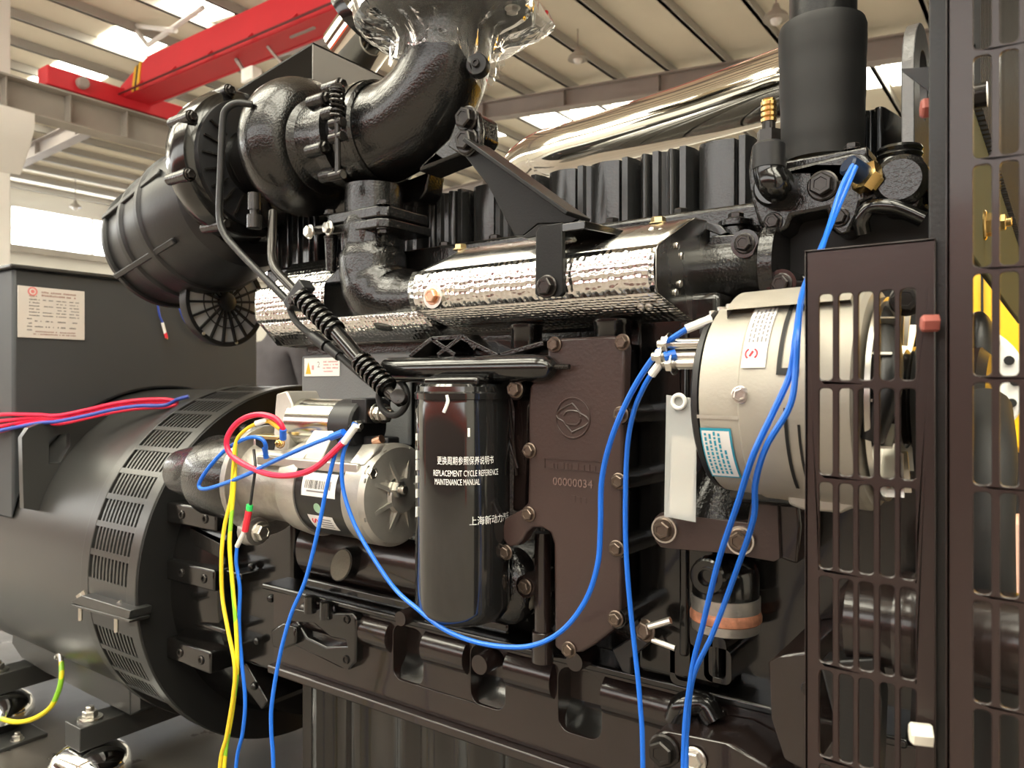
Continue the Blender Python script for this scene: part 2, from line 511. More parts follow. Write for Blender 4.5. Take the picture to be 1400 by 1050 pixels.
# wire with a green stripe on yellow, running along its length
def striped():
    m = mat('wire_earth', (0.75, 0.62, 0.02), 0.35)
    nt = m.node_tree; b = nt.nodes['Principled BSDF']
    tc = node(nt, 'ShaderNodeTexCoord'); wv = node(nt, 'ShaderNodeTexNoise')
    wv.inputs['Scale'].default_value = 26; wv.inputs['Detail'].default_value = 0
    r = node(nt, 'ShaderNodeValToRGB'); r.color_ramp.interpolation = 'CONSTANT'
    r.color_ramp.elements[0].color = (0.75, 0.62, 0.02, 1); r.color_ramp.elements[1].color = (0.25, 0.55, 0.03, 1); r.color_ramp.elements[1].position = 0.56
    nt.links.new(tc.outputs['Object'], wv.inputs['Vector']); nt.links.new(wv.outputs['Fac'], r.inputs['Fac'])
    nt.links.new(r.outputs['Color'], b.inputs['Base Color'])
striped()
def film():
    m = bpy.data.materials.new('plastic_film'); m.use_nodes = True
    nt = m.node_tree; nt.nodes.clear()
    out = node(nt, 'ShaderNodeOutputMaterial'); tr = node(nt, 'ShaderNodeBsdfTransparent'); gl = node(nt, 'ShaderNodeBsdfGlossy')
    df = node(nt, 'ShaderNodeBsdfTranslucent'); df.inputs[0].default_value = (0.75, 0.74, 0.70, 1)
    df2 = node(nt, 'ShaderNodeBsdfDiffuse'); df2.inputs[0].default_value = (0.75, 0.74, 0.70, 1)
    gl.inputs['Roughness'].default_value = 0.08; gl.inputs[0].default_value = (0.95, 0.95, 0.95, 1)
    lw = node(nt, 'ShaderNodeLayerWeight'); lw.inputs[0].default_value = 0.12
    tc = node(nt, 'ShaderNodeTexCoord'); nz = node(nt, 'ShaderNodeTexNoise'); nz.inputs['Scale'].default_value = 18; nz.inputs['Detail'].default_value = 3
    nz.inputs['Distortion'].default_value = 1.5
    bp = node(nt, 'ShaderNodeBump'); bp.inputs['Strength'].default_value = 0.35; bp.inputs['Distance'].default_value = 0.01
    nt.links.new(tc.outputs['Object'], nz.inputs['Vector']); nt.links.new(nz.outputs['Fac'], bp.inputs['Height'])
    nt.links.new(bp.outputs['Normal'], gl.inputs['Normal']); nt.links.new(bp.outputs['Normal'], lw.inputs['Normal'])
    mx0 = node(nt, 'ShaderNodeMixShader'); mx0.inputs[0].default_value = 0.5
    nt.links.new(df.outputs[0], mx0.inputs[1]); nt.links.new(df2.outputs[0], mx0.inputs[2])
    mx1 = node(nt, 'ShaderNodeMixShader'); mx1.inputs[0].default_value = 0.16
    nt.links.new(tr.outputs[0], mx1.inputs[1]); nt.links.new(mx0.outputs[0], mx1.inputs[2])
    mx2 = node(nt, 'ShaderNodeMixShader'); nt.links.new(lw.outputs['Fresnel'], mx2.inputs[0])
    nt.links.new(mx1.outputs[0], mx2.inputs[1]); nt.links.new(gl.outputs[0], mx2.inputs[2])
    nt.links.new(mx2.outputs[0], out.inputs[0])
    M['plastic_film'] = m
film()
# ================================================================== the hall
HX0, HX1, HY0, HY1 = -30.0, 9.0, -9.0, 30.0
RIDGE_X, RIDGE_Z = -14.4, 7.54
def roof_z(x):
    return RIDGE_Z - (0.085 if x > RIDGE_X else 0.038) * abs(x - RIDGE_X)
g = G(); g.box((HX0, HY0, -0.2), (HX1, HY1, 0.0)); struct('floor', g, M['floor_concrete'])
g = G()
for (a, b) in ((HX0, RIDGE_X), (RIDGE_X, HX1)):
    g.prism([W(a, HY0, roof_z(a)), W(b, HY0, roof_z(b)), W(b, HY0, roof_z(b)+0.12), W(a, HY0, roof_z(a)+0.12)], (0, HY1-HY0, 0))
ceiling = struct('ceiling', g, M['roof_cream'], smooth=0)
# purlins run front to back under the roof sheets
PURL = [HX0 + 0.6 + 1.25*i for i in range(31)]
for x in PURL:
    z = roof_z(x)
    g = G(); g.box((x-0.035, HY0, z-0.20+CAM_H), (x+0.035, HY1, z+CAM_H-0.005)); g.box((x-0.035, HY0, z-0.20+CAM_H), (x+0.06, HY1, z-0.185+CAM_H))
    obj('purlin', g, M['purlin_grey'], ceiling, smooth=0)
# main rafters, I section, crossing the hall
for y in (-6.0, 4.2, 10.0, 15.4, 21.6, 28.0):
    g = G()
    for (a, b) in ((HX0, RIDGE_X), (RIDGE_X, HX1)):
        for (w_, t0, t1) in ((0.15, 0.22, 0.25), (0.012, 0.25, 0.62), (0.15, 0.62, 0.65)):
            g.prism([W(a, y-w_, roof_z(a)-t0), W(b, y-w_, roof_z(b)-t0), W(b, y-w_, roof_z(b)-t1), W(a, y-w_, roof_z(a)-t1)], (0, 2*w_, 0))
    r = obj('rafter', g, M['steel_grey'], ceiling, smooth=0)
    for i in range(16):
        x = HX0 + 1.3 + i*2.4; g = G(); z = roof_z(x)
        g.box((x-0.01, y-0.13, z-0.62+CAM_H), (x+0.01, y+0.13, z-0.25+CAM_H)); obj('stiffener', g, M['steel_grey'], r, smooth=0)
# translucent roof lights lie between the purlins in strips across the hall
for (y0, y1) in ((26.0, 27.6), (17.0, 18.6), (8.2, 9.3), (-2.6, 0.0), (-6.8, -3.8)):  # last two strips lie out of view, added and widened to light the engine
    for i in range(len(PURL)-1):
        a, b = PURL[i]+0.09, PURL[i+1]-0.09
        if y0 == 8.2 and (a > -3 or i % 5 in (1, 4)): continue
        if i % 9 == 4: continue
        g = G(); za, zb = roof_z(a)-0.02, roof_z(b)-0.02
        g.prism([W(a, y0, za), W(b, y0, zb), W(b, y0, zb+0.015), W(a, y0, za+0.015)], (0, y1-y0, 0))
        obj('skylight_panel', g, M['skylight'], ceiling, smooth=0)
# walls
g = G(); g.box((HX0-0.2, HY0, 0), (HX0, HY1, 4.9+CAM_H)); g.box((HX0-0.2, HY0, 6.25+CAM_H), (HX0, HY1, 7.1+CAM_H))
struct('wall_left', g, M['wall_pale'])
g = G(); g.box((HX0-0.12, HY0, 4.9+CAM_H), (HX0-0.08, HY1, 6.25+CAM_H)); w1 = struct('window_1', g, M['window_light'])
for i in range(14):
    y = HY0 + 1 + i*2.8; g = G(); g.box((HX0-0.08, y-0.04, 4.9+CAM_H), (HX0+0.02, y+0.04, 6.25+CAM_H)); obj('mullion', g, M['wall_pale'], w1, smooth=0)
g = G(); g.box((HX0, HY0, 4.65+CAM_H), (HX0+0.18, HY1, 4.9+CAM_H)); struct('trim_1', g, M['runway_grey'])
g = G(); g.box((HX0, HY1, 0), (HX1, HY1+0.2, 8.2+CAM_H)); struct('wall_back', g, M['wall_pale'])
g = G(); g.box((HX0, HY0-0.2, 0), (HX1, HY0, 1.9+CAM_H)); g.box((HX0, HY0-0.2, 4.6+CAM_H), (HX1, HY0, 8.2+CAM_H)); struct('wall_front', g, M['wall_brown'])
g = G(); g.box((HX0, HY0-0.14, 1.9+CAM_H), (HX1, HY0-0.1, 4.6+CAM_H)); w2 = struct('window_2', g, M['window_soft'])
for i in range(14):
    x = HX0 + 1 + i*2.9; g = G(); g.box((x-0.06, HY0-0.1, 1.9+CAM_H), (x+0.06, HY0+0.03, 4.6+CAM_H)); obj('mullion', g, M['wall_pale'], w2, smooth=0)
g = G(); g.box((HX1, HY0, 0), (HX1+0.2, HY1, 8.2+CAM_H)); struct('wall_right', g, M['wall_pale'])
# column with corbel, left edge of view
t = thing('concrete_column', 'white concrete column with a corbel under the crane runway', 'column', (-14.6, 5.2, 0))
g = G(); g.box((-15.0, 4.95, 0), (-14.25, 5.52, 7.4+CAM_H)); obj('shaft', g, M['column_white'], t, bev=0.02)
g = G(); g.prism([W(-14.25, 4.95, 3.5), W(-13.85, 4.95, 3.95), W(-13.7, 4.95, 4.2), W(-13.7, 4.95, 4.44), W(-14.25, 4.95, 4.44)], (0, 0.72, 0)); obj('corbel', g, M['column_white'], t, bev=0.02)
# crane runway beam
t = thing('crane_runway_beam', 'grey steel runway beam carrying the red crane', 'beam', W(-14, 6, 4.45))
g = G(); g.box((-14.25, -6, 4.95+CAM_H), (-13.75, 20.5, 4.98+CAM_H)); obj('top_flange', g, M['runway_grey'], t)
g = G(); g.box((-14.2, -6, 4.45+CAM_H), (-13.8, 20.5, 4.48+CAM_H)); obj('bottom_flange', g, M['runway_grey'], t)
g = G(); g.box((-14.012, -6, 4.48+CAM_H), (-13.988, 20.5, 4.95+CAM_H)); obj('web', g, M['runway_grey'], t)
for i in range(26):
    y = -5.5 + i*0.98
    if y < 3.9 or y > 13: continue
    g = G(); g.box((-13.988, y-0.008, 4.48+CAM_H), (-13.79, y+0.008, 4.95+CAM_H)); obj('stiffener', g, M['runway_grey'], t)
g = G(); g.box((-14.02, -6, 4.98+CAM_H), (-13.97, 20.5, 5.03+CAM_H)); obj('rail', g, M['steel_grey'], t)
# overhead crane
t = thing('bridge_crane', 'red overhead bridge crane with yellow hazard stripes at its end', 'crane', W(-14, 7.2, 5.0))
g = G()
g.prism([W(-13.95, 7.2, 5.2), W(6, 7.2, 5.2), W(6, 7.2, 5.74), W(-13.0, 7.2, 5.74), W(-13.6, 7.2, 5.55), W(-13.95, 7.2, 5.42)], (0, 0.5, 0))
obj('girder', g, M['crane_red'], t, smooth=0)
for y in (7.19, 7.66):
    g = G(); g.box((-13.95, y, 5.19+CAM_H), (6, y+0.05, 5.22+CAM_H)); obj('flange', g, M['crane_red'], t)
g = G(); g.box((-14.18, 5.9, 5.03+CAM_H), (-13.82, 8.35, 5.36+CAM_H)); et = obj('end_truck', g, M['crane_red'], t, bev=0.02)
g = G(); g.lathe(W(-13.80, 6.45, 5.2), (1, 0, 0), [(-0.05, 0.10), (0.08, 0.10), (0.1, 0.08), (0.1, 0.0)], 16); obj('wheel_hub', g, M['steel_grey'], et)
g = G(); g.prism([W(-13.55, 7.185, 5.22), W(-13.47, 7.185, 5.22), W(-13.37, 7.185, 5.66), W(-13.45, 7.185, 5.63)], (0, 0.015, 0)); obj('hazard_stripe', g, M['crane_yellow'], t)
g = G(); g.prism([W(-13.40, 7.185, 5.22), W(-13.32, 7.185, 5.22), W(-13.22, 7.185, 5.70), W(-13.30, 7.185, 5.68)], (0, 0.015, 0)); obj('hazard_stripe', g, M['crane_yellow'], t)
g = G(); g.prism([W(-13.47, 7.188, 5.22), W(-13.40, 7.188, 5.22), W(-13.30, 7.188, 5.68), W(-13.37, 7.188, 5.66)], (0, 0.012, 0)); obj('hazard_stripe', g, M['matte_black'], t)
# festoon rail and its angle brackets under the girder
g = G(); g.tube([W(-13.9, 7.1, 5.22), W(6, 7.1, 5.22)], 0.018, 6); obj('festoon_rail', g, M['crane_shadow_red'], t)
for i in range(11):
    x = -13.2 + i*1.05
    g = G(); g.bar(W(x, 7.1, 5.22), W(x, 7.2, 5.34), 0.03, 0.03); g.bar(W(x, 7.2, 5.30), W(x+0.1, 7.1, 5.22), 0.02, 0.02); obj('rail_bracket', g, M['crane_red'], t)
for (x0, x1) in ((-9.95, -9.4), (-8.85, -9.4)):
    g = G(); g.bar(W(x0, 7.4, 5.19), W(x1, 7.4, 4.65) if x1 > x0 else W(x1, 7.4, 5.19), 0.035, 0.035); obj('hanger_bar', g, M['steel_grey'], t)
g = G(); g.bar(W(-10.75, 7.4, 5.2), W(-10.4, 7.4, 4.8), 0.05, 0.05); obj('lamp_arm', g, M['steel_grey'], t)
g = G(); g.box((-10.5, 7.3, 4.72+CAM_H), (-10.2, 7.5, 4.95+CAM_H)); obj('work_lamp', g, M['lamp_white'], t, bev=0.03)
# white wind braces under the roof
def brace(label, a, b, n=None):
    g = G(); g.tube([a, b], 0.05, 8); return tag(obj('roof_brace', g, M['column_white']), label, 'brace', 'roof braces')
nodeP = atY(202, 62, 8.4)
brace('white roof brace slanting to upper left above the crane', nodeP, atY(150, -5, 8.4))
brace('white roof brace slanting to upper right above the crane', nodeP, atY(278, 10, 8.4))
brace('thin white horizontal roof strut beside the slanting braces', atY(178, 34, 8.4), atY(240, 42, 8.4))
# high-bay lamps
def bay(px, py, Y, label):
    p = atY(px, py, Y)
    t = thing('high_bay_lamp', label, 'lamp', p, 'lamps hanging from the hall roof')
    g = G(); g.tube([p + V((0,0,0.2)), V((p.x, p.y, roof_z(p.x)+CAM_H))], 0.012, 6); obj('rod', g, M['steel_grey'], t)
    g = G(); g.lathe(p, (0,0,1), [(-0.02, 0.20), (0.05, 0.17), (0.13, 0.07), (0.22, 0.04)], 18); obj('shade', g, M['runway_grey'], t)
    g = G(); g.sphere(p - V((0,0,0.02)), 0.09, 12, 8); obj('bulb', g, M['lamp_white'], t)
bay(790, 80, 13.0, 'small white lamp hanging from roof left of the chrome pipe')
bay(1061, 25, 12.0, 'white lamp hanging from roof beside the black rubber hose')
bay(103, 283, 12.5, 'small white lamp hanging below the left roof bay')
# unseen red gantry beam, added behind the viewpoint for its red reflection
t = thing('reflected_gantry', 'unseen red gantry beam added behind the viewpoint for its reflection', 'gantry', (-6, -5, 0))
g = G(); g.box((-12, -5.2, 0.75+CAM_H), (6, -4.9, 1.2+CAM_H)); obj('beam', g, M['machine_orange'], t)
for x in (-11.6, 5.6):
    g = G(); g.box((x-0.15, -5.2, 0), (x+0.15, -4.9, 0.75+CAM_H)); obj('post', g, M['machine_orange'], t)
# ================================================================== generator end
GX, GY, GZ, GR = -1.483, 1.205, -0.414, 0.411      # coupling disc: x, axis y, axis z (camera-relative), radius
AX = (1, 0, 0)
gen = thing('generator', 'dark grey generator barrel with slotted vent ring at left', 'generator', W(-1.9, GY, -0.8))
g = G(); g.lathe(W(0, GY, GZ), AX, [(-3.1, 0.34), (-3.05, 0.395), (GX-0.222, 0.400)], 96, cap=True); obj('barrel', g, M['generator_black'], gen)
# vent ring: flanges, cross ribs and thin slats over a dark inner drum
ring = None
g = G(); g.lathe(W(0, GY, GZ), AX, [(GX-0.222, 0.385), (GX-0.002, 0.385)], 96, cap=False); obj('inner_drum', g, M['matte_black'], gen)
g = G()
for (a, b) in ((GX-0.222, GX-0.190), (GX-0.034, GX)):
    g.lathe(W(0, GY, GZ), AX, [(a, 0.388), (a, GR), (b, GR), (b, 0.388)], 120, cap=False)
ring = obj('vent_ring', g, M['generator_black'], gen, bev=0.0015)
# u = up x axis -> for axis +X up +Z, u = +Y ; angle th: 0 -> +Y, 90deg -> z up?; visible near side is around th = 180
def ring_pt(th, x, r): return W(x, GY + r*math.cos(th), GZ + r*math.sin(th))
solid = [(math.radians(176), math.radians(205))]
th = math.radians(64)
k = 0
cells = []
step = math.radians(8.33)
tops = [math.radians(71.5) + step*i for i in range(13)] + [math.radians(192.5) + step*i for i in range(3)]
for i, a in enumerate(tops):
    b = a + step
    cells.append((a, b))
seen = set()
for (a, b) in cells:
    for e in (a, b):
        key = round(e, 3)
        if key in seen: continue
        seen.add(key)
        g = G(); ww = 0.006/GR
        for q in (e,):
            pts = [ring_pt(q-ww, GX-0.191, 0.392), ring_pt(q+ww, GX-0.191, 0.392), ring_pt(q+ww, GX-0.191, GR-0.001), ring_pt(q-ww, GX-0.191, GR-0.001)]
            g.prism(pts, (0.158, 0, 0))
        obj('cross_rib', g, M['generator_black'], ring, smooth=0)
    n = 11
    for j in range(n):
        x = GX - 0.190 + 0.156*(j+0.5)/n
        if j == 0: continue
        g = G(); vs = []
        m_ = 6
        for q in range(m_+1):
            t_ = a + (b-a)*q/m_
            for (dx, r) in ((-0.0032, 0.400), (0.0032, 0.400), (0.0032, GR-0.0025), (-0.0032, GR-0.0025)):
                vs.append(ring_pt(t_, x - 0.007 + dx, r))
        fs = []
        for q in range(m_):
            o_ = q*4
            for s_ in range(4):
                fs.append((o_+s_, o_+(s_+1) % 4, o_+4+(s_+1) % 4, o_+4+s_))
        g.add(vs, fs)
        obj('slat', g, M['generator_black'], ring, smooth=30)
# plain band where the two ring halves meet, with the clamp lug
a, b = math.radians(179.8), math.radians(192.5)
g = G(); vs = []; fs = []
for q in range(9):
    t_ = a + (b-a)*q/8
    for (x, r) in ((GX-0.191, 0.394), (GX-0.033, 0.394), (GX-0.033, GR-0.001), (GX-0.191, GR-0.001)): vs.append(ring_pt(t_, x, r))
for q in range(8):
    for s_ in range(4): fs.append((q*4+s_, q*4+(s_+1) % 4, q*4+4+(s_+1) % 4, q*4+4+s_))
g.add(vs, fs); obj('joint_band', g, M['generator_black'], ring)
# coupling face and flywheel housing
g = G(); g.lathe(W(0, GY, GZ), AX, [(GX-0.002, 0.388), (GX-0.002, GR-0.002), (GX+0.004, GR-0.003), (GX+0.004, 0.0)], 96); obj('coupling_face', g, M['matte_black'], gen)
# clamp lugs on the ring joint
cl = obj('clamp_lug', G().prism([atY(97, 822, 0.772), atY(112, 814, 0.772), atY(178, 835, 0.772), atY(176, 846, 0.772), atY(160, 846, 0.772), atY(97, 824, 0.772)], (0, 0.045, -0.0)), M['generator_black'], gen, bev=0.002)
g = G(); g.prism([atY(97, 826, 0.770), atY(178, 848, 0.770), atY(176, 852, 0.770), atY(97, 829, 0.770)], (0, 0.04, 0)); obj('clamp_lug', g, M['generator_black'], gen, bev=0.001)
for (px, py) in ((110, 826), (159, 841)):
    p = atY(px, py, 0.785)
    g = G(); g.tube([p + V((0, 0, 0.022)), p - V((0, 0, 0.034))], 0.0045, 8); sc_ = obj('clamp_screw', g, M['zinc'], gen)
    g = G(); g.bar(p + V((-0.008, -0.002, 0.012)), p + V((0.012, 0.004, 0.026)), 0.004, 0.011); obj('wing', g, M['zinc'], sc_)
    bolt(sc_, p + V((0, 0, 0.008)), 0.006, (0, 0, 1), M['zinc'], 'nut')
# lifting ears on the barrel
for xe in (-1.97, -2.42):
    y0, y1 = 0.815, 1.00
    c = (GY, GZ); r = 0.3995
    pts = []
    a0 = math.acos((0.985-GY)/r); a1 = math.acos((0.822-GY)/r)
    for i in range(9):
        t_ = a0 + (a1-a0)*i/8
        pts.append((GY + r*math.cos(t_), GZ + r*math.sin(t_)))
    out = pts + [(0.790, -0.29), (0.786, -0.125), (0.800, -0.103), (0.822, -0.095), (0.985, -0.080)]
    hole = [(0.845, -0.19), (0.845, -0.135), (0.862, -0.122), (0.893, -0.120), (0.893, -0.150), (0.87, -0.19)]
    g = G(); g.prism([W(xe, a_, b_) for a_, b_ in out], (-0.02, 0, 0), holes=[[W(xe, a_, b_) for a_, b_ in hole]])
    obj('lifting_ear', g, M['generator_black'], gen, bev=0.002)
# side plate and foot under the barrel
g = G(); g.prism(poly([(20, 835), (60, 858), (120, 886), (176, 902), (178, 978), (60, 918), (28, 898), (16, 880)], 0.93), (0, 0.02, 0)); sp = obj('side_plate', g, M['generator_black'], gen, bev=0.002)
g = G(); g.prism(poly([(176, 902), (178, 978), (192, 970), (190, 905)], 0.932), (0, 0.25, 0)); obj('end_plate', g, M['generator_black'], gen)
p = atY(82, 897, 0.93)
bolt(sp, p, 0.0085, (0, -1, 0), M['zinc'], 'nut')
# generator foot beam on the rubber mount
def foot(x, label, mlabel):
    zt_, y0 = CAM_H - 0.785, 0.845
    t = thing('mount_beam', label, 'beam', (x, y0 + 0.3, zt_ - 0.055), 'generator foot beams')
    g = G(); g.box((x-0.036, y0, zt_-0.055), (x+0.036, y0+0.70, zt_)); obj('foot_beam', g, M['generator_black'], t, bev=0.002)
    b = V((x, y0+0.04, zt_))
    g = G(); g.lathe(b, (0, 0, 1), [(0, 0.027), (0.005, 0.027), (0.006, 0.012)], 24); obj('washer', g, M['zinc'], t)
    inst('bolt', 'nut', g_nut, M['zinc'], t, b + V((0, 0, 0.004)), (0, 0, 1), 0.0165)
    m_ = thing('vibration_mount', mlabel, 'mount', b - V((0, 0, 0.16)), 'chrome bell mounts under generator')
    c = b - V((0, 0, 0.056))
    g = G(); g.lathe(c, (0, 0, 1), [(-0.066, 0.088), (-0.060, 0.090), (-0.042, 0.088), (-0.022, 0.078), (-0.008, 0.056), (-0.001, 0.034), (-0.001, 0.0)], 40, cap=False); obj('bell', g, M['bell_chrome'], m_)
    g = G(); g.lathe(c, (0, 0, 1), [(-0.098, 0.055), (-0.07, 0.07), (-0.058, 0.08)], 32); obj('rubber_core', g, M['rubber'], m_)
    g = G(); g.box((c.x-0.15, c.y-0.065, c.z-0.108), (c.x+0.15, c.y+0.065, c.z-0.098)); bp_ = obj('base_plate', g, M['generator_black'], m_, bev=0.002)
    for dx in (-0.125, 0.125):
        bolt(bp_, (c.x+dx, c.y, c.z-0.098), 0.012, (0, 0, 1), M['zinc'], 'nut')
    return c.z - 0.108
foot(-1.854, 'dark grey foot beam with bolt under the generator, nearer the vent ring', 'chrome bell mount under the foot beam nearer the vent ring')
deck_z = foot(-2.37, 'dark grey foot beam cut by the left photo edge', 'chrome bell mount cut by the left photo edge')
# skid base under everything
skid = thing('skid_base', 'dark steel skid deck under the generator and engine', 'base', (-1.2, 1.1, 0))
g = G(); g.box((-3.4, 0.42, deck_z-0.03), (1.2, 2.1, deck_z)); obj('deck', g, M['deck_dark'], skid)
for y in (0.42, 1.98):
    g = G(); g.box((-3.4, y, 0), (1.2, y+0.12, deck_z-0.03)); obj('side_rail', g, M['generator_black'], skid)
# control cabinet
cab = thing('control_cabinet', 'large dark grey control cabinet behind the generator barrel', 'cabinet', W(-2.3, 1.16, -0.1))
CX = -2.08
zt = 0.284
arc = [(GY + 0.403*math.cos(math.radians(t_)), GZ + 0.403*math.sin(math.radians(t_))) for t_ in [40.8 + i*(168.4-40.8)/24 for i in range(25)]]
g = G(); g.prism([W(CX, a_, b_) for a_, b_ in ([(0.81, zt), (1.51, zt)] + arc)], (-0.5, 0, 0)); obj('body', g, M['cabinet_grey'], cab, bev=0.008)
g = G(); g.box((CX-0.52, 0.80, zt-0.002+CAM_H), (CX+0.012, 1.515, zt+0.008+CAM_H)); obj('lid', g, M['generator_black'], cab, bev=0.003)
# nameplate
q = [atX(24, 390, CX+0.002), atX(115.5, 400, CX+0.002), atX(114.5, 465, CX+0.002), atX(22, 456.5, CX+0.002)]
yA, yB = q[0].y, q[1].y; zA, zB = max(q[0].z, q[1].z), min(q[2].z, q[3].z)
npl = thing('nameplate', 'pale rectangular rating plate on the dark cabinet', 'plate', (CX+0.002, (yA+yB)/2, zB))
g = G(); g.box((CX+0.001, yA, zB), (CX+0.003, yB, zA)); obj('plate', g, M['nameplate'], npl, bev=0.0006)
wd, hg = yB-yA, zA-zB
def npt(u, v): return V((CX+0.0036, yA + wd*u, zA - hg*v))
g = G(); g.lathe(npt(0.21, 0.095), AX, [(0, 0.0), (0, 0.0115)], 20, cap=False); obj('logo_disc', g, M['logo_rose'], npl)
g = G(); g.lathe(npt(0.21, 0.095) + V((0.0003, 0, 0)), AX, [(0, 0.0045), (0, 0.0075)], 20, cap=False); obj('logo_ring', g, M['nameplate'], npl)
sd = 0
for (u0, u1, v, hh, mm) in [(0.34, 0.86, 0.11, 0.034, 'print_brown'), (0.34, 0.86, 0.175, 0.034, 'print_brown'), (0.16, 0.27, 0.195, 0.026, 'print_brown')] + \
        [(0.16 + 0.20*c_, 0.16 + 0.20*c_ + 0.15, 0.26 + r_*0.062, 0.024, 'print_grey') for c_ in range(4) for r_ in range(6) if not (c_ == 1 and r_ in (1, 3))] + \
        [(0.13, 0.20, v_, 0.03, 'print_grey') for v_ in (0.64, 0.73, 0.79, 0.86)] + [(u_, u_ + 0.12, v_, 0.03, 'print_grey') for u_ in (0.24, 0.40, 0.58, 0.76) for v_ in (0.68, 0.79)] + \
        [(0.25, 0.85, 0.885, 0.026, 'print_brown'), (0.22, 0.88, 0.935, 0.026, 'print_brown')]:
    sd += 1
    print_bars('printed_line', npl, M[mm], npt(u0, v), (0, 1, 0), (0, 0, 1), wd*(u1-u0), hg*hh, sd, 0.85)
# wires hanging by the cabinet front
def wire(name, pts, r, material, label, cat='wire', group=None, ends=(), n=8, seg=8):
    t = thing(name, label, cat, pts[-1], group)
    g = G(); g.tube(spline(pts, n), r, seg); obj('insulation', g, material, t)
    for (a, b, rr_, mm, nm) in ends:
        g = G(); g.tube(spline([V(a), V(b)], 1), rr_, 10); obj(nm, g, mm, t)
    return t
P = lambda a, b, y: atY(a, b, y)
XC = lambda a, b, x=-2.062: atX(a, b, x)
wire('hanging_wire', [XC(226, 394), XC(222, 398), XC(216, 410), XC(218, 430), XC(223, 442)], 0.0032, M['wire_navy'], 'short dark blue wire with red tip hanging before the cabinet', group='loose wires by cabinet',
     ends=[(XC(222, 441), XC(226, 456), 0.0042, M['sleeve_white'], 'sleeve'), (XC(226, 455), XC(228, 462), 0.0044, M['sleeve_red'], 'tip'), (XC(228, 461), XC(229, 464), 0.002, M['brass'], 'pin')])
wire('hanging_wire', [XC(238, 396), XC(240, 400), XC(243, 415), XC(252, 438), XC(266, 452), XC(276, 458)], 0.0026, M['wire_navy'], 'thin dark blue wire curving towards the round grille', group='loose wires by cabinet',
     ends=[(XC(275, 457.5), XC(285, 463), 0.0036, M['sleeve_white'], 'sleeve'), (XC(285, 463), XC(289, 465), 0.003, M['sleeve_red'], 'tip')])
# red wire bundle lying over the barrel
off = [(0, 0, M['wire_red'], 'topmost red wire of the bundle over the generator'), (5, -0.012, M['wire_red'], 'second red wire from top in the generator bundle'), (9, -0.02, M['wire_red'], 'third red wire from top in the generator bundle'),
       (13, 0.0, M['wire_red'], 'lowest red wire of the bundle over the generator'), (10, 0.06, M['wire_navy'], 'dark blue wire running along the red bundle')]
base = [(-190, 592), (-90, 582), (-30, 573), (0, 567), (50, 567), (80, 568), (120, 560), (155, 552), (190, 547), (225, 546), (243, 549)]
xs = [-2.75, -2.45, -2.25, -2.12, -2.02, -1.95, -1.90, -1.85, -1.80, -1.75, -1.72]
for i, (dy, dx, mm, lab) in enumerate(off):
    pts = []
    rr = random.Random(i+11)
    for j, (a, b) in enumerate(base):
        sc = 1.0 if j > 3 else 2.2
        if j == len(base)-1: sc = 0.4
        if i == 3 and j in (5, 6, 7, 8): sc = 1.1
        pts.append(atX(a, b + dy*sc*(0.8 if i else 0) + (4 if i == 4 and j < 5 else 0), xs[j] + dx*0.4))
    if i == 4: pts = pts[:-1] + [atX(243, 546, -1.72), atX(258, 542, -1.70)]
    wire('bundle_wire', pts, 0.0045, mm, lab, group='wires lying over the generator barrel')
wire('earth_cable', [P(84, 905, 0.915), P(84, 925, 0.905), P(80, 945, 0.90), P(68, 968, 0.89), P(45, 983, 0.88), P(20, 987, 0.87), P(-8, 980, 0.86)], 0.0062, M['wire_earth'],
     'thick green and yellow earth cable curving below the generator', 'cable', ends=[(P(82.5, 893, 0.918), P(84, 908, 0.915), 0.006, M['zinc'], 'lug')])
# ================================================================== engine block, head, oil pan
GB, CB = M['gloss_black'], M['cast_black']
BW = 0.862                                     # y of the block's near wall
blk = thing('engine_block', 'glossy dark engine block casting with pockets and bosses', 'engine', W(-0.7, 1.1, -0.45))
def Wp(pts, y): return [W(a, y, b) for a, b in pts]
# upper crankcase and cylinder wall
g = G(); g.box((-1.055, BW, -0.46+CAM_H), (-0.17, 1.50, 0.12+CAM_H)); obj('crankcase', g, CB, blk, bev=0.006)
# skirt plate with cast pockets
pk = [(-0.801, -0.742), (-0.655, -0.597), (-0.5146, -0.453)]
holes = [Wp(rrect(a, -0.432, b, -0.352, 0.016), 0.815) for a, b in pk]
g = G(); g.prism(Wp([(-1.08, -0.468), (-0.10, -0.468), (-0.10, -0.345), (-1.08, -0.345)], 0.815), (0, 0.05, 0), holes=holes); obj('skirt', g, M['brown_reflect_gloss'], blk, bev=0.004, seg=3)
for (a, b) in pk:
    g = G(); g.box((a-0.004, 0.845, -0.436+CAM_H), (b+0.004, 0.858, -0.348+CAM_H)); obj('pocket_floor', g, M['brown_reflect_gloss'], blk)
    g = G(); g.prism([W(a, 0.818, -0.4335), W(a, 0.846, -0.4335), W(a, 0.846, -0.400), W(a, 0.840, -0.412), W(a, 0.830, -0.422)], (b-a, 0, 0)); obj('pocket_slope', g, GB, blk, smooth=60)
# rounded gallery bar between the pockets
segs = [(-1.00, -0.806), (-0.737, -0.66), (-0.592, -0.52), (-0.448, -0.30)]
for (a, b) in segs:
    g = G(); g.lathe(W(0, 0.828, -0.374), AX, [(a-0.004, 0.016), (a, 0.026), (b, 0.026), (b+0.004, 0.016)], 28); obj('gallery_bar', g, M['brown_reflect_gloss'], blk)
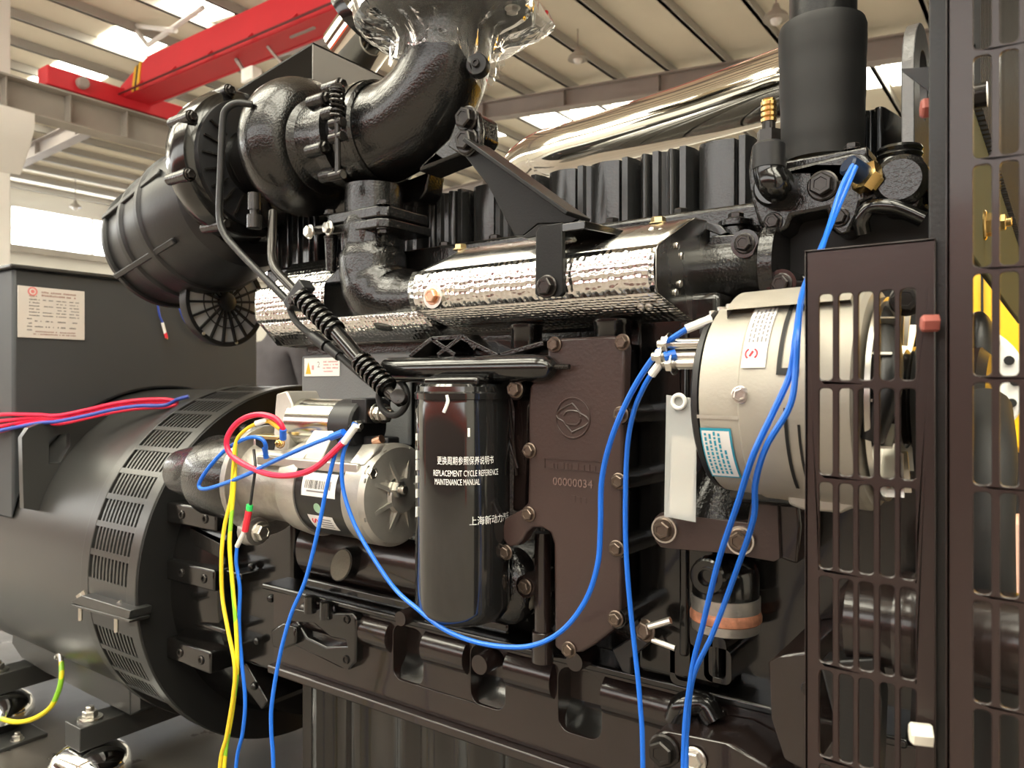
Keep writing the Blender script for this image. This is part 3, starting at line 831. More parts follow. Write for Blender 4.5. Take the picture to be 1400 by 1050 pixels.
# ledges
g = G(); g.box((-1.10, 0.806, -0.346+CAM_H), (-0.12, BW, -0.336+CAM_H)); obj('ledge', g, GB, blk, bev=0.003)
g = G(); g.box((-1.02, 0.826, -0.336+CAM_H), (-0.60, BW, -0.318+CAM_H)); obj('ledge', g, GB, blk, bev=0.004)
# pan rail and oil pan
pan = thing('oil_pan', 'black pressed oil pan under the engine block', 'pan', W(-0.6, 1.1, -0.85))
g = G(); g.box((-1.08, 0.802, -0.482+CAM_H), (0.02, 1.55, -0.468+CAM_H)); obj('rail', g, M['brown_reflect_gloss'], pan, bev=0.003)
g = G(); 
secs = []
N = 90
front = []
for i in range(N+1):
    x = -1.045 + (1.0)*i/N
    yv = 0.848 + 0.006*math.sin(i*0.9) * (0.5+0.5*math.sin(i*0.23)) - (0.012 if i % 18 in (3, 4, 5) else 0)
    front.append((x, yv))
out = front + [(-0.045, 1.45), (-1.045, 1.45)]
g.prism([W(a, b, -0.482) for a, b in out], (0, 0, -0.44)); obj('sump', g, GB, pan, smooth=50)
# round bosses on the block side
def boss(px, py, r, Y, d=0.03, m=None, parent=blk, nm='boss'):
    p = atY(px, py, Y); g = G()
    g.lathe(p, (0, -1, 0), [(-d, r*1.06), (-0.003, r), (0.0, r*0.93), (0.0, 0.0)], 28); return obj(nm, g, m or M['brown_reflect_gloss'], parent)
boss(547, 846, 0.011, 0.795); boss(655, 909, 0.0135, 0.79, 0.04); boss(785, 905, 0.012, 0.785, 0.04)
# cam gallery tube and collar under the starter
g = G(); g.lathe(W(0, 0.865, -0.272), AX, [(-1.02, 0.052), (-0.735, 0.052)], 40); obj('cam_gallery', g, M['brown_reflect_gloss'], blk)
g = G(); g.lathe(W(0, 0.865, -0.272), AX, [(-0.735, 0.05), (-0.73, 0.064), (-0.71, 0.066), (-0.70, 0.06), (-0.56, 0.06)], 40); obj('gallery_collar', g, CB, blk, bev=0.002)
# oval machined pad
pc = atY(466, 772, 0.795)
g = G(); u = V((0.62, 0, 0.78)); v = V((0.78, 0, -0.62))
ov = []
for i in range(28):
    a = 2*PI*i/28
    ov.append(pc + u*math.cos(a)*0.031*(1 if math.cos(a) < 0 else 0.95) + v*math.sin(a)*0.020)
g.prism(ov, (0, 0.05, 0)); op = obj('oval_pad', g, CB, blk, bev=0.002)
g = G(); g.prism([p_ + V((0, -0.0008, 0)) for p_ in [pc + (q-pc)*0.9 for q in ov]], (0, 0.002, 0)); obj('pad_face', g, mat('pad_olive', (0.10, 0.09, 0.07), 0.45, bump=0.35, bscale=250), op)
# cast side bracket with window, left end of the skirt
g = G()
o_ = poly([(384, 872), (392, 845), (402, 832), (420, 836), (440, 830), (456, 838), (482, 838), (487, 846), (486, 905), (478, 916), (462, 912), (432, 897), (405, 884)], 0.80)
h_ = poly([(406, 850), (428, 852), (452, 872), (472, 876), (474, 884), (446, 884), (420, 872)], 0.80)
g.prism(o_, (0, 0.05, 0), holes=[h_]); sb = obj('side_bracket', g, GB, blk, bev=0.003)
for px, py in ((474, 847), (473, 902)):
    p = atY(px, py, 0.7995); g = G(); g.lathe(p, (0, -1, 0), [(-0.002, 0.0), (0.0004, 0.0), (0.0004, 0.0045), (0.002, 0.0045), (0.002, 0.0062), (0.0, 0.0068)], 16, cap=False); obj('threaded_hole', g, M['black_bolt'], sb)
g = G(); g.prism(poly([(370, 862), (386, 852), (404, 858), (404, 880), (386, 888), (372, 884)], 0.79), (0, 0.06, 0)); obj('bracket_nose', g, GB, blk, bev=0.003)
p = atY(430, 822, 0.80)
for px, py in ((424, 820), (446, 828)):
    p = atY(px, py, 0.80); g = G(); g.lathe(p, (0, 0, 1), [(-0.02, 0.010), (0.006, 0.010), (0.008, 0.007), (0.008, 0)], 16); obj('stud_boss', g, GB, blk)
# front gear case (vertical casting right of the side cover)
g = G(); g.box((-0.40, 0.80, -0.33+CAM_H), (-0.30, 0.9, 0.10+CAM_H)); obj('gear_case', g, GB, blk, bev=0.008)
g = G(); g.box((-0.345, 0.795, -0.30+CAM_H), (-0.335, 0.81, 0.07+CAM_H)); obj('casting_rib', g, GB, blk, bev=0.003)
g = G(); g.box((-0.30, 0.845, -0.46+CAM_H), (-0.11, 0.90, 0.0+CAM_H)); obj('front_wall', g, GB, blk, bev=0.008)
p = atY(935, 860, 0.83)
g = G(); g.sphere(p, 0.045, 24, 14, (1, 0.7, 0.9)); obj('casting_lump', g, GB, blk)
# second pocket row right of the cover
for (x0, y0, x1, y1) in ((916, 880, 950, 934), (962, 890, 1000, 930)):
    a = atY(x0, y1, 0.80); b = atY(x1, y0, 0.80)
    g = G(); R1 = rrect(a.x, a.z, b.x, b.z, 0.008); R2 = rrect(a.x+0.006, a.z+0.006, b.x-0.006, b.z+0.012, 0.006)
    g.prism(XZ(R1, 0.80), (0, 0.06, 0), holes=[XZ(R2, 0.80)]); obj('pocket_rim', g, GB, blk, bev=0.002)
# lower front: bracket plate with flange bolt
fb = thing('engine_mount_bracket', 'dark engine mount bracket with bolt at the bottom edge', 'bracket', atY(920, 1045, 0.74))
g = G(); g.prism(poly([(893, 1004), (906, 999), (1000, 1018), (1052, 1048), (1056, 1090), (893, 1085)], 0.745), (0, 0.07, 0)); obj('plate', g, M['brown_reflect_gloss'], fb, bev=0.003)
bolt(fb, atY(908, 1026, 0.743), 0.0135)
bolt(fb, atY(950, 1038, 0.743), 0.010, mat=M['zinc'])
g = G(); g.tube(spline([atY(925, 985, 0.78), atY(935, 965, 0.78), atY(960, 962, 0.79), atY(975, 985, 0.79)], 6), 0.014, 12); obj('casting_rib', g, GB, fb)
# front cover casting behind the guard
g = G(); g.prism(poly([(1050, 905), (1078, 893), (1110, 890), (1110, 1060), (1072, 1040), (1054, 985)], 0.72), (0, 0.12, 0)); obj('front_cover_rim', g, M['brown_reflect_gloss'], blk, bev=0.022, seg=5)
g = G(); g.box((-0.30, 0.80, -0.43+CAM_H), (-0.08, 0.86, -0.40+CAM_H)); obj('ledge', g, GB, blk, bev=0.003)
# ---------------------------------------------------------------- flywheel housing
fh = thing('flywheel_housing', 'black cast flywheel housing with bolted blocks beside the vent ring', 'housing', W(-1.38, 1.2, -0.8))
g = G(); g.lathe(W(0, GY, GZ), AX, [(GX+0.004, 0.34), (GX+0.02, 0.345), (-1.34, 0.325), (-1.33, 0.31), (-1.33, 0.1)], 72); obj('bell_housing', g, GB, fh)
g = G(); g.box((-1.335, 0.92, -0.55+CAM_H), (-1.16, 1.4, -0.08+CAM_H)); obj('adapter', g, GB, fh, bev=0.01)
def hblock(top, bot, label=None):
    Y = 0.855
    A = [atY(*q, Y) for q in top]; B = [atY(*q, Y) for q in bot]
    x0 = GX+0.006; x1 = (A[1].x + B[1].x)/2; z1 = (A[0].z + A[1].z)/2; z0 = (B[0].z + B[1].z)/2
    g = G(); g.box((x0, Y, z0), (x1, Y+0.11, z1)); o = obj('mount_block', g, M['brown_reflect_gloss'] if False else GB, fh, bev=0.004)
    for fr in (0.33, 0.80):
        bolt(o, (x0 + (x1-x0)*fr, Y+0.005, (z0+z1)/2), 0.0088, mat=M['black_bolt'], kind='allen')
    return x0, x1, z0, z1
for (t_, b_) in (([(237, 684), (294, 700)], [(234, 718), (296, 725)]), ([(234, 764), (293, 782)], [(230, 795), (292, 807)]), ([(226, 868), (288, 895)], [(225, 900), (287, 921)])):
    hblock(t_, b_)
# ledges between the blocks
for (px, py, L, w_) in ((262, 838, 0.11, 0.012),):
    p = atY(262, 838, 0.90)
    g = G(); g.box((p.x, 0.875, p.z-0.010), (p.x+0.15, 0.93, p.z)); obj('casting_ledge', g, GB, fh, bev=0.003)
    g = G(); g.box((p.x+0.142, 0.875, p.z-0.010), (p.x+0.152, 1.3, p.z)); obj('casting_ledge', g, GB, fh, bev=0.003)
p = atY(300, 772, 0.9); g = G(); g.box((p.x-0.05, 0.88, p.z-0.012), (p.x+0.10, 1.1, p.z)); obj('casting_ledge', g, GB, fh, bev=0.003)
p = atY(262, 735, 0.88); g = G(); g.prism([V((GX+0.05, 0.88, p.z+0.02)), V((-1.33, 0.88, p.z)), V((-1.33, 0.88, p.z-0.03)), V((GX+0.05, 0.88, p.z-0.012))], (0, 0.2, 0)); obj('casting_web', g, CB, fh, bev=0.002)
p = atY(320, 935, 0.9); g = G(); g.prism([V((GX+0.08, 0.93, p.z+0.03)), V((-1.32, 0.93, p.z+0.03)), V((-1.25, 0.93, p.z-0.03)), V((-1.27, 0.93, p.z-0.05))], (0, 0.2, 0)); obj('casting_web', g, GB, fh, bev=0.003)
for px, py in ((344, 774), (371, 818), (352, 876), (348, 938)):
    p = atY(px, py, 0.91); g = G(); g.sphere(p, 0.008, 12, 8); obj('weld_bead', g, GB, fh)
# starter nose pocket of the housing
p = atY(290, 650, 0.82)
g = G(); g.lathe(V((0, 0.785, atY(300, 650, 0.785).z)), AX, [(-1.30, 0.04), (-1.22, 0.055), (-1.20, 0.066), (-1.19, 0.070), (-1.09, 0.072), (-1.075, 0.066)], 36); obj('starter_pocket', g, CB, fh)
# ---------------------------------------------------------------- cylinder head and valve covers
hd = thing('cylinder_head', 'black cylinder head casting behind the steel heat shield', 'engine head', W(-0.6, 1.15, 0.12))
g = G(); g.box((-1.215, 0.90, 0.10+CAM_H), (-0.17, 1.45, 0.215+CAM_H)); obj('casting', g, CB, hd, bev=0.006)
g = G(); g.box((-1.212, 0.915, 0.20+CAM_H), (-1.09, 1.30, 0.325+CAM_H)); obj('end_housing', g, GB, hd, bev=0.006)
for q_ in range(4):
    g = G(); g.box((-1.20+q_*0.03, 0.909, 0.205+CAM_H), (-1.192+q_*0.03, 0.916, 0.318+CAM_H)); obj('housing_rib', g, GB, hd, bev=0.002)
for i in range(10):
    x = -1.10 + i*0.1
    bolt(hd, W(x, 0.93, 0.217), 0.0095, (0, 0, 1))
covs = [(446, 518, 'ribbed black valve cover directly behind the exhaust riser'), (520, 578, 'leftmost ribbed black valve cover behind the turbo bracket'), (580, 640, 'ribbed black valve cover just left of the gusset bracket'), (642, 742, 'ribbed black valve cover behind the gusset bracket'),
        (745, 868, 'ribbed black valve cover right of the gusset bracket'), (869, 948, 'ribbed black valve cover below the chrome pipe'), (949, 1030, 'rightmost ribbed black valve cover beside the thermostat housing')]
CY = 0.985
zc0 = 0.200
for i, (a, b, lab) in enumerate(covs):
    A = atY(a, 220, CY).x + 0.003; B = atY(b, 220, CY).x - 0.003
    zt_ = 0.322
    t = thing('valve_cover', lab, 'engine cover', W((A+B)/2, 1.15, zc0), 'valve covers along the engine top')
    # plan outline with vertical flutes
    out = [(A, CY+0.01)]
    n = 1 if B-A < 0.075 else 2
    wx = (B-A)/n
    for k in range(n):
        x0 = A + wx*k
        out += [(x0+0.003, CY+0.004), (x0+0.006, CY)] + [(x0+0.006+(wx-0.028)*q_/6, CY-0.006*math.sin(PI*q_/6)) for q_ in range(1, 6)] + [(x0+wx-0.022, CY), (x0+wx-0.020, CY+0.010), (x0+wx-0.016, CY+0.010), (x0+wx-0.014, CY-0.007), (x0+wx-0.005, CY-0.007), (x0+wx-0.003, CY)]
    out += [(B, CY+0.01), (B, 1.34), (A, 1.34)]
    g = G(); g.prism([W(x, y, zc0) for x, y in out], (0, 0, zt_-zc0)); obj('cover', g, mat('cover_black', (0.020, 0.020, 0.020), 0.22, bump=0.12, bscale=300, spec=0.7) if 'cover_black' not in M else M['cover_black'], t, bev=0.004)
    g = G(); g.box((A, CY-0.016, zc0-0.006+CAM_H), (B, 1.36, zc0+0.012+CAM_H)); obj('flange', g, GB, t, bev=0.002)
    bolt(t, W((A+B)/2 + 0.02, CY-0.010, zc0+0.012), 0.007, (0, 0, 1))
# ---------------------------------------------------------------- chrome charge-air pipe
t = thing('charge_air_pipe', 'polished chrome pipe running above the valve covers', 'pipe', atY(880, 180, 1.3))
pa = [atY(705, 262, 1.56), atY(712, 232, 1.54), atY(738, 212, 1.48), atY(770, 204, 1.42), atY(830, 188, 1.36), atY(950, 154, 1.25), atY(1080, 112, 1.14), atY(1130, 96, 1.10)]
g = G(); g.tube(spline(pa, 8), 0.051, 40); obj('tube', g, M['chrome'], t, smooth=60)
p = atY(747, 209.5, 1.463); q = atY(752, 208, 1.455)
g = G(); g.tube([p, q], 0.0525, 40); obj('weld_seam', g, M['chrome'], t)
# ================================================================== side cover with the cast emblem
BB = M['brown_bolt']
SY = 0.742
sc = thing('side_cover', 'brown-black side cover plate with a round cast emblem', 'engine cover', atY(785, 885, SY))
outl = [(748, 474), (760, 463), (838, 459), (850, 463), (854, 474), (851, 560), (850, 700), (848, 838), (838, 862), (812, 882), (795, 892), (770, 893), (758, 884), (757, 744), (752, 728), (742, 722), (728, 721), (720, 728), (715, 738),
        (707, 746), (694, 748), (687, 738), (686, 720), (690, 709), (700, 703), (712, 697), (721, 688), (722, 640), (722, 560), (724, 530), (735, 510), (748, 500)]
g = G(); g.prism(poly(outl, SY), (0, 0.018, 0)); obj('plate', g, M['brown_reflect_black'], sc, bev=0.003, seg=3)
inn = [(752, 480), (765, 470), (838, 468), (848, 475), (846, 836), (836, 858), (795, 886), (772, 886), (764, 880), (763, 735), (745, 716), (728, 715), (728, 545), (752, 510)]
g = G(); g.prism(poly(inn, SY+0.017), (0, 0.10, 0)); obj('cover_body', g, GB, sc, bev=0.004)
for (px, py) in ((758, 471), (851, 468), (724, 616), (723, 703), (692, 755), (778, 888)):
    bolt(sc, atY(px, py, SY-0.001), 0.0072, mat=BB)
for (px, py) in ((849, 567), (846, 658), (843, 750), (842, 846)):
    p = atY(px, py, SY-0.001); bolt(sc, p, 0.0072, mat=BB)
    g = G(); g.lathe(p, (0, 1, 0), [(0.002, 0.011), (0.10, 0.013)], 18); obj('bolt_boss', g, GB, sc)
bolt(sc, atY(718, 802, 0.775), 0.0075, mat=BB)
g = G(); g.lathe(atY(718, 802, 0.777), (0, 1, 0), [(0, 0.014), (0.05, 0.018)], 18); obj('bolt_boss', g, M['brown_reflect_gloss'], sc)
# emblem: ring, diamond and inner crescent in raised lines
ec = atY(783, 571.5, SY)
k = mpp(783, SY)
def eline(pts, r, closed=False):
    g = G(); g.tube(spline([ec + V((a*k*1.165, -0.0003, b*k)) for a, b in pts], 3) if not closed else [ec + V((a*k*1.165, -0.0003, b*k)) for a, b in pts], r, 6, closed=closed); obj('emblem_line', g, M['brown_reflect_black'], sc)
em = lambda L: [((a-500)/15.0, (590-b)/15.0) for a, b in L]
eline([(23*math.cos(2*PI*i/48), 27.4*math.sin(2*PI*i/48)) for i in range(48)], 0.0012, True)
for L in ([(160, 540), (220, 455), (330, 375), (480, 302), (500, 302), (610, 420), (650, 485), (690, 512), (770, 555), (845, 640)], [(845, 640), (810, 690), (720, 765), (500, 875), (480, 870), (345, 715), (300, 660), (210, 610), (160, 540)],
          [(315, 545), (350, 490), (400, 452), (500, 440), (600, 455), (645, 480), (660, 550)], [(660, 600), (652, 660), (600, 715), (550, 730), (390, 725), (335, 695)]):
    eline(em(L), 0.0012)
xr = (1, 0, 0); zu = (0, 0, 1)
a = atY(745, 628, SY); b = atY(822, 643, SY)
g = G(); zt1 = atY(783, 629, SY).z; zt0 = atY(783, 643, SY).z
for z in (zt1, zt0): g.box((a.x, SY-0.0008, z-0.0003), (b.x, SY+0.001, z+0.0003))
for x in (a.x, b.x): g.box((x-0.0003, SY-0.0008, zt0), (x+0.0003, SY+0.001, zt1))
obj('cast_frame', g, M['brown_reflect_black'], sc)
mat('cast_letters', (0.13, 0.085, 0.075), 0.35)
print_bars('cast_lettering', sc, M['brown_reflect_black'], atY(754, 640, SY), xr, zu, 0.058, 0.0075, 4, 0.9, 0.0006)
text_on('cast_number', '00000034', 0.013, M['cast_letters'], sc, atY(783, 660.5, SY), xr, zu, depth=0.0010, width=0.052)
print_bars('cast_number', sc, M['brown_reflect_black'], atY(759, 684, SY), xr, zu, 0.048, 0.008, 5, 0.7, 0.0005)
# tube standing in the cover's cut-out
t = thing('drain_tube', 'dark vertical drain tube in the cut-out of the side cover', 'tube', atY(743, 885, 0.785))
g = G(); p0 = atY(742, 728, 0.79); p1 = atY(742, 905, 0.79); g.tube([p0, p1], 0.0105, 18); obj('pipe', g, M['brown_reflect_gloss'], t)
g = G(); p2 = atY(742, 862, 0.79); g.tube([p2, p1], 0.0135, 18); obj('union', g, M['brown_reflect_gloss'], t, bev=0.001)
g = G(); p = atY(700, 800, 0.80); g.sphere(p, 0.05, 24, 14, (0.75, 0.6, 1.0)); g2 = obj('cast_lump', g, CB, sc)
g = G(); g.prism(poly([(697, 770), (714, 772), (728, 790), (726, 830), (712, 848), (697, 846)], 0.79), (0, 0.05, 0)); obj('cast_pad', g, M['pad_olive'], sc, bev=0.006)
# ---------------------------------------------------------------- oil filter
fc = V((0, 0, 0)); pc = atY(632.5, 525, 0.735); FR = 0.0583
flt = thing('oil_filter', 'tall glossy black spin-on oil filter with white lettering', 'oil filter', (pc.x, pc.y, CAM_H-0.292))
z0, z1 = -0.288, 0.0
g = G(); g.lathe(W(pc.x, pc.y, 0), (0, 0, 1), [(z0, 0.0), (z0, 0.040), (z0+0.004, 0.050), (z0+0.012, 0.0565), (z0+0.020, FR), (-0.026, FR), (-0.022, FR*0.985), (-0.017, FR*0.985)], 64, cap=False)
can = obj('canister', g, mat('filter_black', (0.011, 0.011, 0.011), 0.10, coat=0.7, bump=0.02, bscale=15), flt)
g = G(); g.lathe(W(pc.x, pc.y, 0), (0, 0, 1), [(-0.019, FR*0.97), (-0.018, FR*1.015), (-0.011, FR*1.02), (-0.009, FR*0.98), (-0.003, FR*0.97), (0.0, FR*0.92), (0.0, 0.02)], 64, cap=False); obj('rolled_rim', g, M['filter_black'], flt)
face = math.atan2(-RT.x, RT.y) if False else None
vdir = math.atan2(-pc.y, -pc.x)           # heading from the filter towards the viewpoint
def fz(py): d = ray(632, 525); return CAM_H + (525-py)/FPX * ((pc.y-0.046)/d.y)
def fang(px):  # heading on the can for a picture column
    best = None
    for i in range(-90, 91):
        a_ = vdir + math.radians(i)
        P_ = V((pc.x + FR*math.cos(a_), pc.y + FR*math.sin(a_), CAM_H))
        d_ = P_ - V((0, 0, CAM_H)); u_ = 700 + FPX * d_.dot(RT)/d_.dot(FW)
        if best is None or abs(u_-px) < best[0]: best = (abs(u_-px), a_)
    return best[1]
PW = M['print_white']
def ftext(txt, px, py, size, width_px, align='CENTER', bold=0.0, nm='lettering'):
    return text_wrap(nm, txt, size, PW, can, (pc.x, pc.y), FR+0.0003, fang(px), fz(py), bold, align, width=width_px*mpp(632, pc.y-0.05))
ftext('更换周期参照保养说明书', 637, 631, 0.0105, 80*1.04)
ftext('REPLACEMENT CYCLE REFERENCE', 638, 648, 0.0100, 93*1.06)
ftext('MAINTENANCE MANUAL', 624, 660, 0.0100, 65*1.0)
ftext('上海新动力汽车', 676, 714, 0.0110, 78)
for (px, py, hgt) in ((641, 592, 0.010),):
    ftext('I', px, py, 0.014, 3.2, bold=0.0003, nm='tally_mark')
# white curved scratch mark and side print column
for (pts, r) in (([(611, 540), (612, 548), (610, 556), (607, 564)], 0.0022),):
    g = G(); P3 = []
    for a_, b_ in pts:
        th_ = fang(a_); P3.append(V((pc.x+FR*math.cos(th_), pc.y+FR*math.sin(th_), fz(b_))))
    g.tube(spline(P3, 4), r, 6); o = obj('paint_mark', g, M['print_white'], can)
for py, h in ((600, 10), (625, 12), (640, 14), (660, 10), (680, 12), (706, 14)):
    th_ = fang(571); g = G(); g.bar(V((pc.x+FR*math.cos(th_), pc.y+FR*math.sin(th_), fz(py-h/2))), V((pc.x+FR*math.cos(th_), pc.y+FR*math.sin(th_), fz(py+h/2))), 0.0008, 0.006); obj('side_print', g, PW, can)
# ---------------------------------------------------------------- filter head with ribbed arm
t = thing('filter_head', 'black cast filter head tube with ribs above the oil filter', 'filter head', atY(640, 520, 0.74))
A = atY(540, 504, 0.755); B = atY(742, 506, 0.74)
yc = 0.735; zc = (A.z+B.z)/2
x0, x1 = atY(533, 505, yc).x, atY(742, 505, yc).x
g = G(); g.lathe(V((0, yc, zc)), AX, [(x0-0.012, 0.012), (x0-0.006, 0.0150), (x0, 0.0165), (x1-0.01, 0.0165), (x1+0.008, 0.014), (x1+0.016, 0.007), (x1+0.018, 0.0)], 28); obj('tube', g, GB, t)
g = G(); p = atY(766, 503.5, yc); g.tube([V((x1+0.01, yc, zc+0.001)), V((p.x+0.012, yc, zc+0.001))], 0.0032, 10); obj('pin', g, M['black_bolt'], t)
g = G(); g.prism(poly([(566, 489), (700, 486), (760, 500), (757, 470), (690, 462), (575, 472)], 0.765), (0, 0.03, 0)); obj('head_plate', g, GB, t, bev=0.003)
def rib(a, b, y=0.752, w_=0.006):
    g = G(); g.bar(atY(*a, y), atY(*b, y), w_, 0.03, up=V((0, 1, 0))); obj('rib', g, M['cast_black'], t, bev=0.001)
for a, b in (((570, 488), (600, 464)), ((600, 464), (632, 486)), ((608, 486), (640, 462)), ((640, 462), (690, 487)), ((694, 486), (752, 470)), ((600, 464), (645, 461)), ((645, 461), (660, 478))):
    rib(a, b)
for (px, py, r) in ((720, 458, 0.019), (838, 452, 0.021)):
    p = atY(px, py, 0.77); g = G(); g.lathe(p, (0, 0, 1), [(-0.016, r), (0.004, r), (0.006, r*1.05), (0.012, r*1.05), (0.013, r*0.9)], 28); obj('union_collar', g, GB, t)
bolt(t, atY(705, 532, 0.735), 0.0085, mat=BB)
g = G(); g.lathe(atY(705, 532, 0.737), (0, 1, 0), [(0, 0.013), (0.05, 0.016)], 18); obj('bolt_boss', g, GB, t)
g = G(); p0 = atY(690, 520, 0.77); g.prism(poly([(690, 515), (742, 515), (735, 545), (722, 560), (718, 700), (700, 700), (702, 560)], 0.775), (0, 0.05, 0)); obj('head_leg', g, M['brown_reflect_gloss'], t, bev=0.004)
for (a, b) in (((672, 525), (708, 640)), ((696, 545), (706, 650))):
    g = G(); g.tube([atY(*a, 0.765), atY(*b, 0.765)], 0.0022, 8); obj('sensing_line', g, M['black_bolt'], t)
g = G(); g.box((atY(650, 522, 0.735).x-0.055, 0.70, CAM_H-0.002), (atY(650, 522, 0.735).x+0.03, 0.80, zc-0.01)); obj('filter_seat', g, GB, t, bev=0.004)
# ---------------------------------------------------------------- heat shields over the exhaust manifold
def shield(name, label, X1, X0, prof, close=True):
    """prof: list of (y, z) camera-relative points at the right end, sheet bent along X"""
    t = thing(name, label, 'heat shield', W((X0+X1)/2, prof[0][0], min(p_[1] for p_ in prof)))
    return t
EX = -0.331
ends = [atX(a, b, EX) for a, b in ((950, 440), (899, 399), (897, 392), (897, 342), (900, 334), (946, 300), (952, 298), (966, 301), (971, 312), (971, 428), (966, 437))]
ep = [(p.y, p.z) for p in ends]
t = thing('heat_shield', 'dimpled bright steel heat shield with dark end cap and rivets', 'heat shield', V((-0.5, ep[2][0], ep[0][1])))
XL = atY(561, 400, ep[2][0]).x
def sheet(pts, x0, x1, thick, nm, m, sub=1, sag=None):
    """bent sheet following (y,z) pts from x0 to x1"""
    g = G(); n = len(pts); vs = []
    nx = 24
    for i in range(nx+1):
        x = x0 + (x1-x0)*i/nx
        for (y, z) in pts: vs.append((x, y, z))
    fs = []
    for i in range(nx):
        for j in range(n-1): fs.append((i*n+j, (i+1)*n+j, (i+1)*n+j+1, i*n+j+1))
    g.add(vs, fs)
    o = obj(nm, g, m, t, smooth=28)
    md = o.modifiers.new('thickness', 'SOLIDIFY'); md.thickness = thick; md.offset = 0
    return o
def arcpts(a, b, bulge, n=8):
    out = []
    for i in range(n+1):
        f_ = i/n; s_ = math.sin(PI*f_)*bulge
        out.append((a[0] + (b[0]-a[0])*f_ - s_, a[1] + (b[1]-a[1])*f_))
    return out
front = arcpts(ep[2], ep[3], 0.004, 8)
sheet([ep[1]] + front + [ep[4]], XL, EX-0.001, 0.0012, 'front_face', M['embossed'])
sheet([ep[4], ep[5], ep[6]], XL+0.012, EX-0.001, 0.0012, 'upper_face', M['shield_dark_reflect'])
sheet([(ep[0][0]+0.01, ep[0][1]-0.004), ep[0], ep[1]], XL+0.004, EX-0.001, 0.0012, 'lower_face', M['embossed'])
sheet([ep[6], (ep[6][0]+0.05, ep[6][1]+0.002)], XL+0.02, EX-0.004, 0.0012, 'top_lip', M['shield_dark_reflect'])
g = G(); g.prism(ends, (-0.0015, 0, 0)); obj('end_cap', g, M['shield_dark_reflect'], t, bev=0.0008)
for (px, py) in ((926, 336), (932, 350), (930, 388), (924, 400)):
    bolt(t, atX(px, py, EX+0.0005), 0.0042, (1, 0, 0), M['zinc'], 'rivet')
for (px, py) in ((900, 420), (889, 429)):
    p = atX(px, py, EX-0.02); bolt(t, V((p.x, ep[1][0]+0.022, (ep[1][1]+ep[0][1])/2)) + V(((px-900)*0.0008, 0, 0)), 0.0042, (0, -0.7, -0.7), M['zinc'], 'rivet')
cp = atY(592, 405, ep[2][0]-0.004); bolt(t, cp, 0.0085, (0, -1, 0), M['copper'], 'bolt', 'copper coloured hex bolt')
g = G(); g.lathe(cp, (0, 1, 0), [(-0.001, 0.015), (0.004, 0.015)], 24); obj('washer', g, M['zinc'], t)
for (px, py, X) in ((630, 340, None), (900, 299, None)):
    p = atY(px, py, ep[5][0]+0.01); bolt(t, V((p.x, p.y, ep[5][1]+0.002)), 0.0085, (0, 0, 1), M['yellow_zinc'])
for (px, py) in ((893, 314), (905, 316)):
    p = atY(px, py, (ep[4][0]+ep[5][0])/2+0.02); bolt(t, p + V((0, -0.004, 0)), 0.0036, (0, -0.75, 0.66), M['zinc'], 'rivet')
# left heat shield
EX2 = atY(560, 420, 0.80).x + 0.03
P2 = [(0.835, -0.035), (0.80, 0.000), (0.795, 0.008), (0.795, 0.052), (0.80, 0.060), (0.845, 0.095), (0.87, 0.098)]
zsh = lambda px, py, Y: atY(px, py, Y).z - CAM_H
xl2 = atY(352, 420, 0.80).x
t = thing('heat_shield', 'dimpled steel heat shield section left of the turbo foot', 'heat shield', W((xl2+EX2)/2, 0.80, -0.04))
za = zsh(355, 442, 0.80); zb = zsh(352, 395, 0.80); zc_ = zsh(352, 470, 0.84); zd = zsh(440, 372, 0.86)
print('shield2', za, zb, zc_, zd)
XM2 = atY(446, 410, 0.80).x
sheet([(0.80, za+CAM_H), (0.797, za+0.006+CAM_H), (0.795, (za+zb)/2+CAM_H), (0.797, zb-0.006+CAM_H), (0.80, zb+CAM_H)], xl2, XM2, 0.0012, 'front_face', M['embossed'])
sheet([(0.80, zb+CAM_H), (0.85, zb+0.045+CAM_H)], xl2+0.03, XM2, 0.0012, 'upper_face', M['embossed'])
sheet([(0.838, za-0.036+CAM_H), (0.80, za+CAM_H)], xl2+0.004, EX2, 0.0012, 'lower_face', M['embossed'])
sheet([(0.92, za-0.040+CAM_H), (0.838, za-0.036+CAM_H)], xl2+0.004, EX2, 0.0012, 'bottom_lip', M['shield_dark_reflect'])
bolt(t, atY(403, 421, 0.792), 0.0085, (0, -1, 0), M['zinc'], 'bolt', 'bright zinc hex bolt')
# exhaust manifold behind the shields
t = thing('exhaust_manifold', 'black exhaust manifold tube behind the steel heat shield', 'manifold', W(-0.6, 0.86, 0.05))
zm = zsh(1000, 372, 0.86)
g = G(); g.lathe(W(0, 0.865, zm), AX, [(-1.06, 0.042), (-0.30, 0.040), (-0.275, 0.042), (-0.265, 0.050), (-0.25, 0.050)], 32); obj('log', g, CB, t)
for i in range(6):
    x = -1.00 + i*0.13
    g = G(); g.tube([W(x, 0.87, zm), W(x, 0.93, zm+0.03)], 0.026, 16); obj('runner', g, CB, t)
